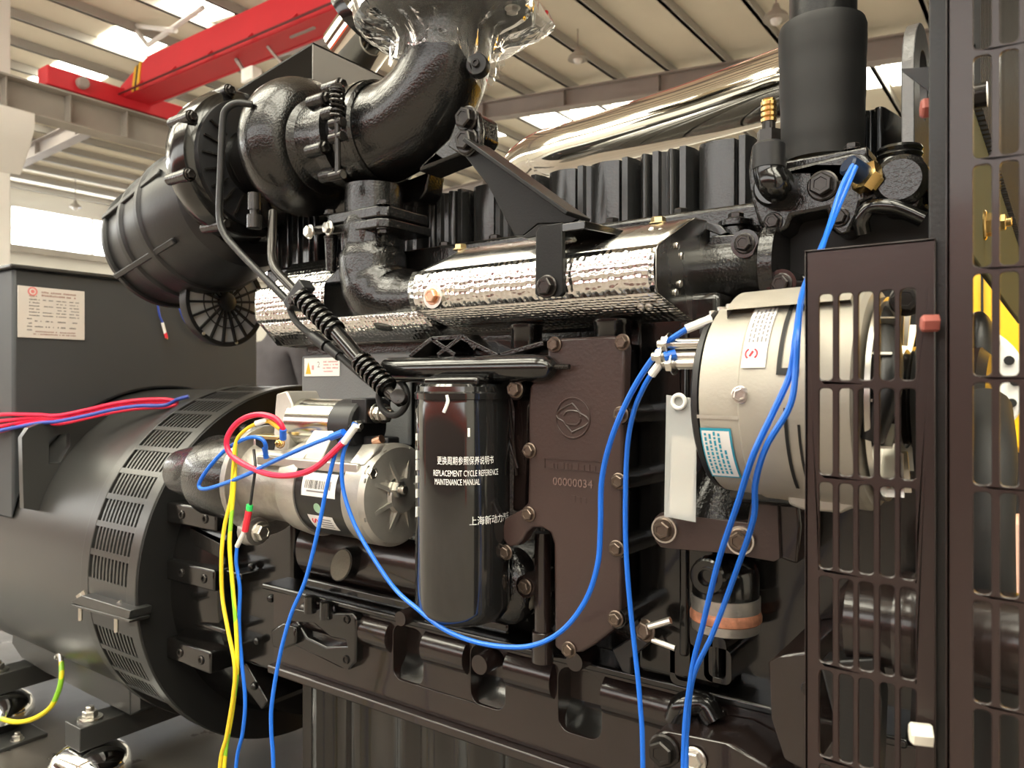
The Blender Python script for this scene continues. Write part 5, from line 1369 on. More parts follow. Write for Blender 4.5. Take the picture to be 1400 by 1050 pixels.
# ---------------------------------------------------------------- breather tubes and dipstick
t = thing('stay_rod', 'bent flat black rod in front of the compressor', 'rod', atY(395, 415, 0.72))
pts = [atY(345, 143, 0.74), atY(325, 141, 0.725), atY(311, 148, 0.715), atY(305, 165, 0.712), atY(302, 230, 0.712), atY(300, 292, 0.712), atY(306, 318, 0.712), atY(325, 342, 0.713), atY(360, 378, 0.716), atY(400, 418, 0.72)]
g = G(); g.tube(spline(pts, 6), 0.0056, 12); obj('rod', g, M['powder_black'], t)
t = thing('dipstick_tube', 'dark steel dipstick tube with corrugated black sleeves', 'tube', atY(550, 548, 0.70))
pts = [atY(373, 290, 0.76), atY(372, 330, 0.74), atY(372, 352, 0.73), atY(378, 370, 0.722), atY(400, 394, 0.716), atY(425, 420, 0.71), atY(470, 470, 0.706), atY(510, 515, 0.702), atY(548, 550, 0.70)]
g = G(); g.tube(spline(pts, 6), 0.0068, 14); obj('tube', g, M['black_bolt'], t)
def corr(a, b, n, r0, r1):
    g = G(); d_ = (b-a).normalized(); L = (b-a).length; p_ = L/n
    g.tube([a, b], r0, 20)
    for i in range(n):
        c_ = a + d_*(p_*(i+0.5)); w_ = p_*0.30
        g.lathe(c_, d_, [(-w_, r0*0.95), (-w_*0.7, r1*0.97), (0, r1), (w_*0.7, r1*0.97), (w_, r0*0.95)], 24, cap=False)
    return obj('corrugated_sleeve', g, M['gloss_black'], t, smooth=40)
corr(atY(411, 405, 0.708), atY(461, 455, 0.706), 8, 0.0105, 0.0152); corr(atY(492, 492, 0.703), atY(531, 532, 0.701), 7, 0.0098, 0.0150)
g = G(); g.tube([atY(459, 453, 0.706), atY(494, 494, 0.703)], 0.0105, 18); obj('plain_sleeve', g, M['gloss_black'], t)
g = G(); a_, b_ = atY(398, 420, 0.715), atY(420, 388, 0.715); g.bar(a_, b_, 0.018, 0.022, up=V((0, 1, 0))); cl_ = obj('tube_clamp', g, M['plastic_black'], t, bev=0.002)
bolt(cl_, atY(400, 411, 0.702), 0.006)
g = G(); p = atY(545, 543, 0.70); g.lathe(p, (0.5, -0.8, 0.2), [(-0.012, 0.010), (0.006, 0.010), (0.007, 0)], 16); obj('tube_fitting', g, M['black_bolt'], t, bev=0.001)
t = thing('harness_loop', 'black round rubber loop beside the oil filter top', 'loop', atY(537, 565, 0.735))
c = atY(537, 543, 0.735); g = G(); g.tube([c + V((0.026*math.cos(2*PI*i/32), 0, 0.024*math.sin(2*PI*i/32))) for i in range(32)], 0.0045, 10, closed=True); obj('ring', g, M['rubber'], t)
t = thing('breather_cable', 'thin black sheathed cable below the corrugated tube', 'cable', atY(500, 520, 0.72))
pts = [atY(396, 422, 0.712), atY(405, 440, 0.712), atY(425, 458, 0.712), atY(445, 472, 0.712), atY(470, 492, 0.71), atY(500, 518, 0.71), atY(535, 545, 0.71)]
g = G(); g.tube(spline(pts, 6), 0.0048, 10); obj('sheath', g, M['rubber'], t)
g = G(); g.tube([atY(428, 460, 0.711), atY(446, 473, 0.711)], 0.0085, 12); obj('joint_sleeve', g, M['plastic_black'], t)
g = G(); g.tube([atY(448, 474, 0.711), atY(464, 487, 0.711)], 0.0072, 12); obj('joint_sleeve', g, M['plastic_black'], t)
# person behind the engine
t = thing('person', 'person in a dark grey jacket standing behind the generator', 'person', V((0, 0, 0)))
pp = atY(379, 525, 3.2); t.location = (pp.x, pp.y, 0)
def body_mesh():
    vs = {'pelvis': (0, 0, 0.95, .15), 'waist': (0, 0, 1.10, .15), 'chest': (0, 0, 1.32, .165), 'neckb': (0, 0, 1.48, .085), 'neck': (0, 0, 1.54, .056), 'head': (0, -0.02, 1.64, .085), 'crown': (0, -0.015, 1.73, .07),
          'shl': (-.19, 0, 1.44, .075), 'ell': (-.25, 0.03, 1.17, .052), 'hal': (-.23, -.08, .95, .04), 'shr': (.19, 0, 1.44, .075), 'elr': (.25, 0.03, 1.17, .052), 'har': (.23, -.08, .95, .04),
          'hil': (-.09, 0, .88, .105), 'knl': (-.10, -.01, .49, .07), 'anl': (-.10, .02, .09, .045), 'tol': (-.11, -.14, .04, .04), 'hir': (.09, 0, .88, .105), 'knr': (.10, -.01, .49, .07), 'anr': (.10, .02, .09, .045), 'tor': (.11, -.14, .04, .04)}
    ed = [('pelvis', 'waist'), ('waist', 'chest'), ('chest', 'neckb'), ('neckb', 'neck'), ('neck', 'head'), ('head', 'crown'), ('chest', 'shl'), ('shl', 'ell'), ('ell', 'hal'), ('chest', 'shr'), ('shr', 'elr'), ('elr', 'har'),
          ('pelvis', 'hil'), ('hil', 'knl'), ('knl', 'anl'), ('anl', 'tol'), ('pelvis', 'hir'), ('hir', 'knr'), ('knr', 'anr'), ('anr', 'tor')]
    names = list(vs); me = bpy.data.meshes.new('figure')
    me.from_pydata([vs[n][:3] for n in names], [(names.index(a), names.index(b)) for a, b in ed], [])
    o = bpy.data.objects.new('figure', me); COL.objects.link(o)
    md = o.modifiers.new('skin', 'SKIN')
    for i, n in enumerate(names):
        sv = me.skin_vertices[0].data[i]; r = vs[n][3]; sv.radius = (r, r*0.8); sv.use_root = (n == 'pelvis')
    o.modifiers.new('sub', 'SUBSURF').levels = 2
    dg = bpy.context.evaluated_depsgraph_get(); dg.update()
    m2 = bpy.data.meshes.new_from_object(o.evaluated_get(dg)); bpy.data.objects.remove(o)
    for mm in (M['cloth_grey'], M['skin'], M['hair']): m2.materials.append(mm)
    for p_ in m2.polygons:
        p_.use_smooth = True; c_ = p_.center
        if c_.z > 1.515: p_.material_index = 1
        if c_.z > 1.69 or (c_.z > 1.6 and c_.y > 0.02): p_.material_index = 2
        if c_.z < 0.99 and abs(c_.x) > 0.19: p_.material_index = 1
    return m2
ob = bpy.data.objects.new('figure', body_mesh()); COL.objects.link(ob); ob.parent = t; ob.scale = (1.08, 1.08, 1.075)
# ================================================================== front end: hose, thermostat housing, alternator
t = thing('coolant_hose', 'wide black rubber hose on the thermostat housing', 'hose', atY(1120, 222, 0.95))
hc = atY(1124, 200, 0.95); zb_ = atY(1124, 222, 0.95).z; zt_ = atY(1124, 36, 0.95).z
def rub():
    g = G(); pr = []
    n = 26
    for i in range(n+1):
        f_ = i/n; z = zb_ + (zt_-zb_)*f_
        r = 0.0455 + 0.0035*f_ + (0.0004 if (i//4) % 2 else 0) - (0.002 if i == n else 0)
        pr.append((z, r))
    pr = [(pr[0][0], 0.03)] + pr + [(pr[-1][0]+0.0005, 0.04)]
    g.lathe(V((hc.x, hc.y, 0)), (0, 0, 1), pr, 56, cap=False); return g
obj('rubber_sleeve', rub(), M['rubber'], t, smooth=50)
t = thing('coolant_pipe', 'dark steel pipe entering the rubber hose from above', 'pipe', V((hc.x, hc.y, zt_)))
g = G(); g.tube([V((hc.x, hc.y, zt_-0.03)), V((hc.x+0.004, hc.y, zt_+0.25))], 0.0375, 40); obj('tube', g, M['powder_black'], t)
th_ = thing('thermostat_housing', 'black cast thermostat housing with large bolts beneath the hose', 'housing', atY(1130, 320, 0.86))
HY = 0.845
o_ = [(1022, 232), (1026, 200), (1040, 192), (1056, 200), (1070, 231), (1160, 208), (1184, 211), (1200, 232), (1232, 226), (1258, 238), (1262, 275), (1248, 292), (1205, 290), (1192, 272), (1178, 278), (1172, 300), (1163, 318), (1146, 322), (1134, 312), (1130, 286), (1082, 296), (1076, 312), (1062, 322), (1046, 318), (1036, 304), (1026, 270)]
g = G(); g.prism(poly(o_, HY), (0, 0.10, 0)); obj('casting', g, CB, th_, bev=0.005, seg=3)
g = G(); g.prism([V((atY(1068, 232, HY).x, HY+0.01, atY(1068, 232, HY).z)), V((atY(1184, 212, HY).x, HY+0.01, atY(1184, 212, HY).z)), V((atY(1184, 212, HY).x, HY+0.16, atY(1184, 212, HY).z)), V((atY(1068, 232, HY).x, HY+0.16, atY(1184, 212, HY).z))], (0, 0, 0.012)); obj('top_flange', g, CB, th_, bev=0.003)
for (px, py, r) in ((1125, 254, 0.0125), (1057, 303, 0.008), (1147, 297, 0.008)):
    bolt(th_, atY(px, py, HY-0.001), r)
bolt(th_, atY(1165, 206, HY+0.02), 0.008, (0, 0, 1))
# round outlet with threaded plugs
pc2 = atY(1232, 248, HY); g = G(); g.lathe(pc2, (0, -1, 0), [(-0.06, 0.026), (0.004, 0.026), (0.010, 0.020), (0.010, 0.0)], 28); obj('outlet_boss', g, CB, th_)
pt = atY(1230, 222, HY+0.03); g = G(); g.lathe(pt, (0, 0, 1), [(-0.02, 0.022)] + [(0.0 + 0.003*i, 0.020 if i % 2 else 0.022) for i in range(6)] + [(0.018, 0.0)], 24); obj('threaded_plug', g, GB, th_)
pt = atY(1262, 258, HY+0.02); g = G(); g.lathe(pt, AX, [(-0.01, 0.018)] + [(0.0 + 0.003*i, 0.016 if i % 2 else 0.018) for i in range(4)] + [(0.012, 0.0)], 24); obj('threaded_plug', g, GB, th_)
g = G(); g.tube(spline([atY(1180, 318, HY), atY(1178, 300, HY-0.006), atY(1190, 284, HY-0.008), atY(1218, 283, HY-0.008), atY(1240, 290, HY-0.004), atY(1262, 300, HY)], 6), 0.008, 12); obj('casting_rib', g, GB, th_)
# vent elbow with brass barb
vf = thing('vent_fitting', 'black elbow fitting with brass hose barb beside the hose', 'fitting', atY(1062, 262, HY-0.01))
pe = atY(1062, 258, HY-0.002); g = G(); g.lathe(pe, (0, -1, 0), [(-0.004, 0.022), (0.012, 0.022), (0.016, 0.019), (0.016, 0.0)], 28); obj('base', g, GB, vf)
ye = HY - 0.018
g = G(); a_ = atY(1062, 258, ye); b_ = atY(1051, 240, ye-0.012); c_ = atY(1051, 218, ye-0.012); g.tube(spline([a_ + V((0.002, 0.012, 0)), b_ + V((0.006, 0, -0.012)), b_ + V((0, 0, 0.002)), c_], 5), 0.0155, 20); obj('elbow', g, GB, vf)
zc0_ = lambda py: atY(1051, py, ye-0.012)
g = G(); g.lathe(zc0_(233), (0, 0, 1), [(0, 0.012), (0.002, 0.0165), (0.026, 0.0165), (0.029, 0.014)], 24); obj('collar', g, M['plastic_black'], vf)
g = G(); g.lathe(zc0_(196), (0, 0, 1), [(0, 0.0125), (0.013, 0.0125), (0.014, 0.009)], 6); obj('hex', g, M['black_bolt'], vf)
g = G(); g.lathe(zc0_(184), (0, 0, 1), [(0, 0.0068), (0.013, 0.0068)], 16); obj('stem', g, M['black_bolt'], vf)
pr = [(0, 0.006)]
for i in range(4): pr += [(0.0058*i+0.0008, 0.0078), (0.0058*i+0.004, 0.0082), (0.0058*i+0.0055, 0.0066)]
pr += [(0.0245, 0.007), (0.0245, 0.003)]
g = G(); g.lathe(zc0_(168), (0, 0, 1), pr, 20); obj('brass_barb', g, M['brass'], vf, label='brass hose barb')
# temperature sensor
sn = thing('temperature_sensor', 'brass temperature sensor with dark blue connector', 'sensor', atY(1190, 248, HY-0.02))
ps = atY(1196, 250, HY-0.004); dv = V((-0.55, -0.72, 0.42)).normalized()
g = G(); g.lathe(ps, dv, [(0, 0.012), (0.006, 0.012), (0.006, 0.0165), (0.016, 0.0165), (0.017, 0.012)], 6); obj('hex_body', g, M['brass'], sn)
g = G(); g.lathe(ps + dv*0.016, dv, [(0, 0.0105), (0.020, 0.0105), (0.022, 0.008), (0.022, 0)], 18); obj('connector', g, mat('connector_blue', (0.003, 0.012, 0.035), 0.35), sn)
# black gear-case face under the thermostat housing
t = thing('gear_case_cover', 'plain black gear case cover below the thermostat housing', 'engine cover', atY(1100, 420, 0.875))
g = G(); g.prism(poly([(1036, 290), (1300, 285), (1300, 470), (1095, 470), (1062, 420), (1050, 370), (1042, 330)], 0.885), (0, 0.08, 0)); obj('plate', g, M['matte_black'], t, bev=0.004)
g = G(); g.tube(spline([atY(1030, 330, 0.838), atY(1048, 348, 0.838), atY(1055, 375, 0.838), atY(1068, 400, 0.838)], 6), 0.009, 12); obj('rim', g, CB, t)
g = G(); g.prism(poly([(960, 345), (975, 322), (1010, 320), (1036, 322), (1056, 345), (1064, 380), (1080, 385), (1082, 402), (1062, 412), (1050, 400), (1040, 375), (1020, 352), (990, 352)], 0.838), (0, 0.06, 0)); obj('arch_casting', g, CB, t, bev=0.004)
for (px, py, r) in ((1018, 333, 0.009), (1068, 388, 0.009)):
    p = atY(px, py, 0.822); bolt(t, p, r, mat=M['black_bolt']); g = G(); g.lathe(p, (0, 1, 0), [(0.0, 0.0155), (0.03, 0.017)], 20); obj('bolt_boss', g, GB, t)
p = atY(1006, 303, 0.88); g = G(); g.lathe(p, (0, 0, 1), [(-0.04, 0.018), (-0.008, 0.016), (-0.006, 0.020), (0.0, 0.020), (0.002, 0.014)], 24); sb_ = obj('port_stub', g, CB, t)
bolt(sb_, p + V((0, 0, 0.002)), 0.009, (0, 0, 1))
g = G(); g.prism(poly([(948, 300), (985, 308), (995, 318), (985, 322), (960, 312)], 0.84), (0, 0.03, 0)); obj('lip', g, GB, t, bev=0.001)
# lifting eye
t = thing('lifting_eye', 'thick grey lifting eye plate at the engine front', 'lifting eye', W(-0.14, 1.0, 0.16))
pts = []
c = (1.02, 0.352); R_ = 0.070
for i in range(17):
    a_ = PI*i/16; pts.append((c[0] + R_*math.cos(a_), c[1] + R_*math.sin(a_)))
pts = [(1.11, 0.13)] + pts + [(0.95, 0.13)]
hole = [(c[0] + 0.034*math.cos(2*PI*i/24), c[1] + 0.040*math.sin(2*PI*i/24)) for i in range(24)]
g = G(); g.prism([W(-0.1475, a_, b_) for a_, b_ in pts], (0.0135, 0, 0), holes=[[W(-0.1475, a_, b_) for a_, b_ in hole]])
obj('plate', g, mat('eye_grey', (0.20, 0.20, 0.20), 0.35, metal=0.3, bump=0.5, bscale=180), t, bev=0.002)
# end valve-cover corner right of the hose
t = thing('end_cover', 'ribbed black cover right of the rubber hose', 'engine cover', atY(1205, 230, 0.98))
a_ = atY(1178, 160, 1.0); b_ = atY(1212, 160, 1.0)
out = [(a_.x, 1.0), (a_.x+0.004, 0.992), (a_.x+0.008, 1.0), (a_.x+0.014, 1.0), (a_.x+0.016, 0.992), (b_.x-0.003, 0.992), (b_.x, 1.0), (b_.x+0.012, 1.06), (b_.x+0.012, 1.2), (a_.x, 1.2)]
g = G(); g.prism([V((x_, y_, atY(1195, 235, 1.0).z)) for x_, y_ in out], (0, 0, 0.075)); obj('cover', g, GB, t, bev=0.004)
# ---------------------------------------------------------------- alternator
AYc = 0.690; AZc = -0.012
al = thing('alternator', 'pale alloy charging alternator with black rear cover and stickers', 'alternator', W(-0.2, AYc, -0.13))
def ALx(px, Y=0.605): return atY(px, 540, Y).x
xs0, xs1, xs2, xs3 = ALx(938), ALx(952), ALx(1012), ALx(1172)
print('alt', xs0, xs1, xs2, xs3)
AO = W(0, AYc, AZc)
g = G(); g.lathe(AO, AX, [(xs0-0.004, 0.060), (xs0, 0.076), (xs0+0.004, 0.083), (xs1, 0.084)], 64); obj('rear_cover', g, M['plastic_black'], al)
g = G(); g.lathe(AO, AX, [(xs1, 0.080), (xs1+0.002, 0.0845), (xs2-0.002, 0.0865), (xs2, 0.0885), (xs3-0.004, 0.092), (xs3, 0.089), (xs3+0.003, 0.07)], 72); hs = obj('housing', g, M['alloy_pale'], al)
# raised shoulder on top and step lines
g = G(); g.lathe(AO, AX, [(xs1+0.014, 0.083), (xs1+0.016, 0.0945), (xs3-0.01, 0.0975), (xs3-0.008, 0.083)], 24, a0=D(60), a1=D(128), cap=False); obj('top_shoulder', g, M['alloy_pale'], al)
g = G(); g.lathe(AO, AX, [(xs1, 0.0852), (xs2, 0.0876)], 2, a0=D(189), a1=D(191.0), cap=False); obj('parting_step', g, M['alloy'], al)
for (px, py) in ((1012, 540),):
    p = atY(px, py, AYc-0.089); bolt(hs, p, 0.0055, (0.3, -1, 0), M['zinc'])
# window recess in the housing, its shade painted as dark strips
for (x0, x1, a0, a1) in ((ALx(1063), ALx(1069), 15, 58), (ALx(1063), ALx(1094), 12, 15.5), (ALx(1074), ALx(1079), -52, -4), (ALx(1092), ALx(1096), -60, -12)):
    wrapx('groove_shade', hs, x0, x1, D(a0), D(a1), 0.0912, M['matte_black'], AYc, AO.z)
# rear terminals
for (px, py, yy, r) in ((975, 437, 0.66, 0.006), (986, 432, 0.66, 0.006), (998, 428, 0.66, 0.006), (1006, 424, 0.67, 0.006)):
    inst('terminal_nut', 'nut', g_nut, M['zinc'], al, atY(px, py+4, yy), (0, 0, 1), r*1.1)
g = G(); a_ = atY(958, 446, 0.66); b_ = atY(1008, 430, 0.66); g.box((a_.x, 0.655, a_.z-0.008), (b_.x, 0.69, b_.z-0.002)); obj('terminal_block', g, M['plastic_black'], al, bev=0.002)
for (px, py) in ((928, 470), (920, 487), (934, 497)):
    p = atY(px, py, 0.64); g = G(); g.tube([p + V((-0.012, 0, 0)), p + V((0.022, 0.01, 0))], 0.005, 12); st_ = obj('terminal_stud', g, M['zinc'], al)
    inst('terminal_nut', 'nut', g_nut, M['zinc'], st_, p + V((-0.008, 0, 0)), (-1, 0, 0), 0.0075)
# stickers (angles from -Y towards +Z)
l1 = wrapx('rating_label', hs, ALx(1014), ALx(1047), D(16), D(56), 0.0905, M['label_white'], AYc, AO.z)
ring_logo(l1, ALx(1026), D(23.5), 0.0907, 0.0046, AYc, AO.z)
rr = random.Random(9)
for c_ in range(5):
    x = ALx(1019) + c_*0.0033
    an = 30
    while an < 53:
        w_ = 1.2 + rr.random()*3
        wrapx('label_print', l1, x, x+0.0015, D(an), D(an+w_), 0.0909, M['print_grey'], AYc, AO.z, 2); an += w_ + 0.9
l2 = wrapx('instruction_label', hs, ALx(956), ALx(998), D(-50), D(-16), 0.0873, M['label_teal'], AYc, AO.z)
l3 = wrapx('label_field', l2, ALx(958), ALx(995.5), D(-48.5), D(-17.5), 0.0877, M['label_white'], AYc, AO.z)
for c_ in range(5):
    x = ALx(961) + c_*0.0038
    an = -46
    while an < (-20 if c_ != 4 else -28):
        w_ = 1.2 + rr.random()*2
        wrapx('label_print', l3, x, x+0.0019, D(an), D(an+w_), 0.0881, M['label_teal'], AYc, AO.z, 2); an += w_ + 0.8
# mounting foot
g = G(); g.prism(poly([(1058, 600), (1098, 590), (1180, 600), (1176, 690), (1150, 702), (1096, 697), (1078, 690), (1070, 650)], 0.655), (0, 0.05, 0)); obj('mount_foot', g, M['alloy_pale'], al, bev=0.006)
# front fan, pulley and belt
g = G(); g.lathe(AO, AX, [(xs3+0.002, 0.05), (xs3+0.004, 0.083), (xs3+0.008, 0.083), (xs3+0.009, 0.03)], 48); fan = obj('fan_disc', g, M['zinc'], al)
for i in range(14):
    a_ = 2*PI*i/14; d_ = V((0, math.cos(a_), math.sin(a_)))
    g = G(); g.bar(AO + V((xs3+0.012, 0, 0)) + d_*0.045, AO + V((xs3+0.014, 0, 0)) + d_*0.08, 0.014, 0.002, up=d_.cross(V((1, 0, 0)))); obj('fan_blade', g, M['zinc'], fan)
g = G(); g.lathe(AO, AX, [(xs3+0.01, 0.03)] + [(xs3+0.018+0.0025*i, 0.040 if i % 2 else 0.036) for i in range(13)] + [(xs3+0.052, 0.02), (xs3+0.06, 0.012), (xs3+0.06, 0)], 40); obj('pulley', g, M['black_bolt'], al)
# adjusting arm
t = thing('adjusting_arm', 'dark curved alternator adjusting arm behind the guard', 'arm', atY(1215, 400, 0.70))
g = G(); g.tube(spline([atY(1180, 420, 0.70), atY(1205, 440, 0.66), atY(1215, 520, 0.62), atY(1190, 600, 0.62)], 6), 0.010, 14); obj('arm', g, M['powder_black'], t)
bolt(t, atY(1240, 410, 0.66), 0.010); 
# drive belt and lower pulleys
t = thing('crank_pulley', 'black grooved crankshaft pulley behind the slotted guard', 'pulley', W(-0.1, 0.95, -0.5))
g = G(); g.lathe(W(0, 0.98, -0.36), AX, [(-0.12, 0.06), (-0.12, 0.16), (-0.10, 0.165)] + [(-0.095+0.004*i, 0.165 if i % 2 else 0.158) for i in range(9)] + [(-0.06, 0.14), (-0.06, 0.0)], 64); obj('rim', g, M['black_bolt'], t)
t = thing('drive_belt', 'black ribbed drive belt behind the slotted guard', 'belt', W(-0.09, 0.85, -0.3))
def hull_belt():
    pts = []
    c1, r1 = (AYc, AZc), 0.041; c2, r2 = (0.98, -0.36), 0.168
    for i in range(13):
        a_ = D(38 + i*180/12 - 5); pts.append((c1[0] + r1*math.cos(a_), c1[1] + r1*math.sin(a_)))
    for i in range(13):
        a_ = D(218 + i*180/12 - 5); pts.append((c2[0] + r2*math.cos(a_), c2[1] + r2*math.sin(a_)))
    return pts
hb = hull_belt(); g = G(); n = len(hb); vs = []
for (y, z) in hb:
    cx_, cz_ = 0.85, -0.2
    for x in (-0.095, -0.07): vs.append(W(x, y, z))
fs = [(2*i, 2*i+1, (2*i+3) % (2*n), (2*i+2) % (2*n)) for i in range(n)]
g.add(vs, fs); ob = obj('belt', g, M['rubber'], t); md = ob.modifiers.new('thickness', 'SOLIDIFY'); md.thickness = 0.006
# water pipe behind the guard
t = thing('water_pump_pipe', 'thick dark brown pipe behind the lower slotted guard', 'pipe', W(-0.12, 0.66, -0.22))
zw = atY(1180, 850, 0.66).z
g = G(); g.lathe(V((0, 0.67, zw)), AX, [(-0.150, 0.02), (-0.140, 0.034), (-0.03, 0.036), (0.08, 0.036)], 32); obj('pipe', g, M['brown_reflect_gloss'], t)
g = G(); g.lathe(V((0, 0.67, zw)), AX, [(-0.105, 0.040), (-0.10, 0.042), (-0.09, 0.040)], 32); obj('collar', g, M['brown_reflect_gloss'], t)
# engine front foot seen through the guard
t = thing('front_foot_plate', 'grey-black slanted foot plate behind the lower guard slots', 'plate', atY(1170, 1050, 0.6))
g = G(); g.prism(poly([(1120, 905), (1195, 900), (1205, 960), (1200, 1080), (1150, 1080), (1140, 985)], 0.64), (0, 0.03, 0)); obj('plate', g, M['powder_black'], t, bev=0.002)
bolt(t, atY(1110, 940, 0.63), 0.007, kind='allen')
# ---------------------------------------------------------------- alternator bracket and white card
t = thing('alternator_bracket', 'dark brown alternator bracket bar with two bolts', 'bracket', atY(980, 760, 0.765))
by = 0.765
g = G(); g.prism(poly([(895, 708), (903, 701), (1022, 715), (1026, 690), (1034, 668), (1062, 664), (1066, 764), (1058, 768), (999, 757), (917, 750), (903, 748), (895, 738)], by), (0, 0.02, 0)); obj('bar', g, M['brown_reflect_black'], t, bev=0.003)
g = G(); g.prism(poly([(1062, 664), (1066, 764), (1090, 772), (1095, 720), (1090, 670)], by+0.006), (0, 0.06, 0)); obj('bracket_leg', g, M['brown_reflect_gloss'], t, bev=0.003)
for (px, py) in ((908, 724), (1012, 739)):
    p = atY(px, py, by-0.003); bolt(t, p, 0.0098, mat=BB)
    g = G(); g.lathe(p, (0, 1, 0), [(-0.001, 0.0145), (0.003, 0.0145)], 22); obj('washer', g, M['zinc'], t)
g = G(); g.lathe(atY(990, 705, by+0.05), (0, 0, 1), [(0, 0.05), (0.02, 0.043), (0.045, 0.030), (0.062, 0.02), (0.062, 0)], 32); obj('cast_dome', g, CB, t)
g = G(); p = atY(1045, 672, by-0.005); g.lathe(p - V((0.03, 0, 0)), AX, [(0, 0.013), (0.09, 0.013)], 18); obj('pivot', g, GB, t)
t = thing('card_tag', 'blank white card in a clear sleeve below the alternator', 'card', atY(932, 705, 0.75))
g = G(); g.prism(poly([(919, 594), (951, 601), (947, 707), (915, 701)], 0.752), (0, 0.001, 0)); obj('card', g, M['card_white'], t)
g = G(); g.prism(poly([(911, 540), (953, 545), (951, 714), (908, 706)], 0.750), (0, 0.0006, 0)); obj('sleeve', g, M['label_clear'], t)
g = G(); c = atY(928, 549, 0.748); g.tube([c + V((0.007*math.cos(2*PI*i/20), 0, 0.007*math.sin(2*PI*i/20))) for i in range(20)], 0.0022, 8, closed=True); obj('ring', g, M['sleeve_white'], t)
# ---------------------------------------------------------------- fuel strainer cup with copper ring
t = thing('strainer_cup', 'black strainer body with steel cup and copper ring', 'strainer', atY(992, 874, 0.80))
sy_ = 0.812; sx = atY(992, 830, sy_).x
zq = lambda py: atY(992, py, sy_-0.03).z
rs = 0.0365
g = G(); g.lathe(V((sx, sy_, 0)), (0, 0, 1), [(zq(826), rs*0.97), (zq(790), rs*0.97), (zq(778), rs*0.86), (zq(768), rs*0.6)], 40); obj('head', g, GB, t)
g = G(); g.lathe(V((sx, sy_, 0)), (0, 0, 1), [(zq(850), rs), (zq(824), rs), (zq(823), rs*0.95)], 40); obj('upper_band', g, M['raw_alloy'], t)
g = G(); g.lathe(V((sx, sy_, 0)), (0, 0, 1), [(zq(859), rs*0.99), (zq(857), rs*1.04), (zq(850), rs*1.045), (zq(843), rs*1.005)], 40); obj('copper_ring', g, M['rusty_copper'], t, label='rusty copper sealing ring')
g = G(); g.lathe(V((sx, sy_, 0)), (0, 0, 1), [(zq(873), rs*0.9), (zq(871), rs*0.98), (zq(859), rs*0.99)], 40); obj('cup', g, M['raw_alloy'], t)
pp = atY(967, 789, 0.765); g = G(); g.lathe(pp, (0, -1, 0), [(-0.03, 0.019), (0.0, 0.019), (0.002, 0.017), (0.002, 0.011), (0.005, 0.011), (0.005, 0.0085), (0.003, 0.0075), (-0.002, 0.007), (-0.002, 0)], 28, cap=False); obj('socket_plug', g, GB, t)
# hose clip and drain screw left of the cup
t = thing('drain_screw', 'small bright drain screw with black clip left of the cup', 'screw', atY(885, 880, 0.765))
p = atY(884, 862, 0.76); bolt(t, p, 0.0095, (-0.3, -1, 0.1), BB)
g = G(); g.tube([p + V((0.0, -0.004, 0.004)), p + V((0.028, 0.0, 0.016))], 0.004, 10); obj('lever', g, M['zinc'], t)
g = G(); g.tube([p + V((0.008, -0.002, -0.008)), p + V((0.034, -0.002, -0.012))], 0.0032, 10); obj('stud', g, M['zinc'], t)
g = G(); g.prism(poly([(836, 888), (868, 868), (886, 880), (862, 900), (862, 924), (850, 918)], 0.765), (0, 0.02, 0)); obj('clip', g, M['plastic_black'], t, bev=0.002)
# ================================================================== slotted guards
GYp = 0.52
def guard_panel(parent, Y, x0, x1, z0, z1, cols, rows, thick, m):
    """cols: list of (xa, xb); rows: list of (za, zb) with za < zb"""
    holes = []
    for (a, b) in cols:
        for (c, d) in rows:
            holes.append(XZ(rrect(a, c, b, d, min(0.0028, (b-a)*0.3), 3), Y))
    g = G(); g.prism(XZ([(x0, z0), (x1, z0), (x1, z1), (x0, z1)], Y), (0, thick, 0), holes=holes)
    return obj('slotted_panel', g, m, parent, bev=0.0006, seg=1)
gx = lambda px: atY(px, 520, GYp).x
t = thing('fan_guard_low', 'low dark brown slotted fan guard before the alternator', 'fan guard', atY(1190, 1090, GYp))
cols = [(gx(a), gx(b)) for a, b in ((1120, 1138), (1147, 1166), (1174, 1194), (1203, 1223), (1231, 1252))]
zt = atY(1104, 342, GYp).z; zb = 0.78
PITCH = 0.0607
zr0 = atY(1130, 402, GYp).z
rows = []
for i in range(9):
    top = zr0 - PITCH*i
    if top - 0.055 < zb: break
    rows.append((top-0.0555, top))
guard_panel(t, GYp, gx(1100), gx(1279), zb, zt, cols, rows, 0.0025, M['guard_brown_reflect'])
g = G(); g.box((gx(1100), GYp, zt-0.0025), (gx(1279), GYp+0.05, zt)); obj('top_fold', g, M['guard_brown_reflect'], t, bev=0.0006)
g = G(); g.box((gx(1100), GYp, zb), (gx(1100)+0.0025, GYp+0.012, zt)); obj('side_fold', g, M['guard_brown_reflect'], t, bev=0.0006)
TYp = 0.487
tx = lambda px: atY(px, 520, TYp).x
t = thing('fan_guard_tall', 'tall dark slotted radiator guard at the right edge', 'fan guard', atY(1340, 1090, TYp))
c0, c1 = tx(1330.5), tx(1355.5); cp = tx(1367) - tx(1330.5)
cols = [(c0 + cp*i, c1 + cp*i) for i in range(6)]
zr0 = atY(1343, 374, TYp).z + PITCH*0.975*9
rows = []
z_t = 2.2
for i in range(40):
    top = zr0 - PITCH*0.975*i
    if top > z_t - 0.01: continue
    if top - 0.055 < 0.72: break
    rows.append((top-0.0555, top))
guard_panel(t, TYp, tx(1293), tx(1330.5)+cp*6.3, 0.70, z_t, cols, rows, 0.0025, M['guard_brown_reflect'])
g = G(); g.box((tx(1293), TYp, 0.70), (tx(1293)+0.0025, TYp+0.03, z_t)); obj('side_fold', g, M['guard_brown_reflect'], t, bev=0.0006)
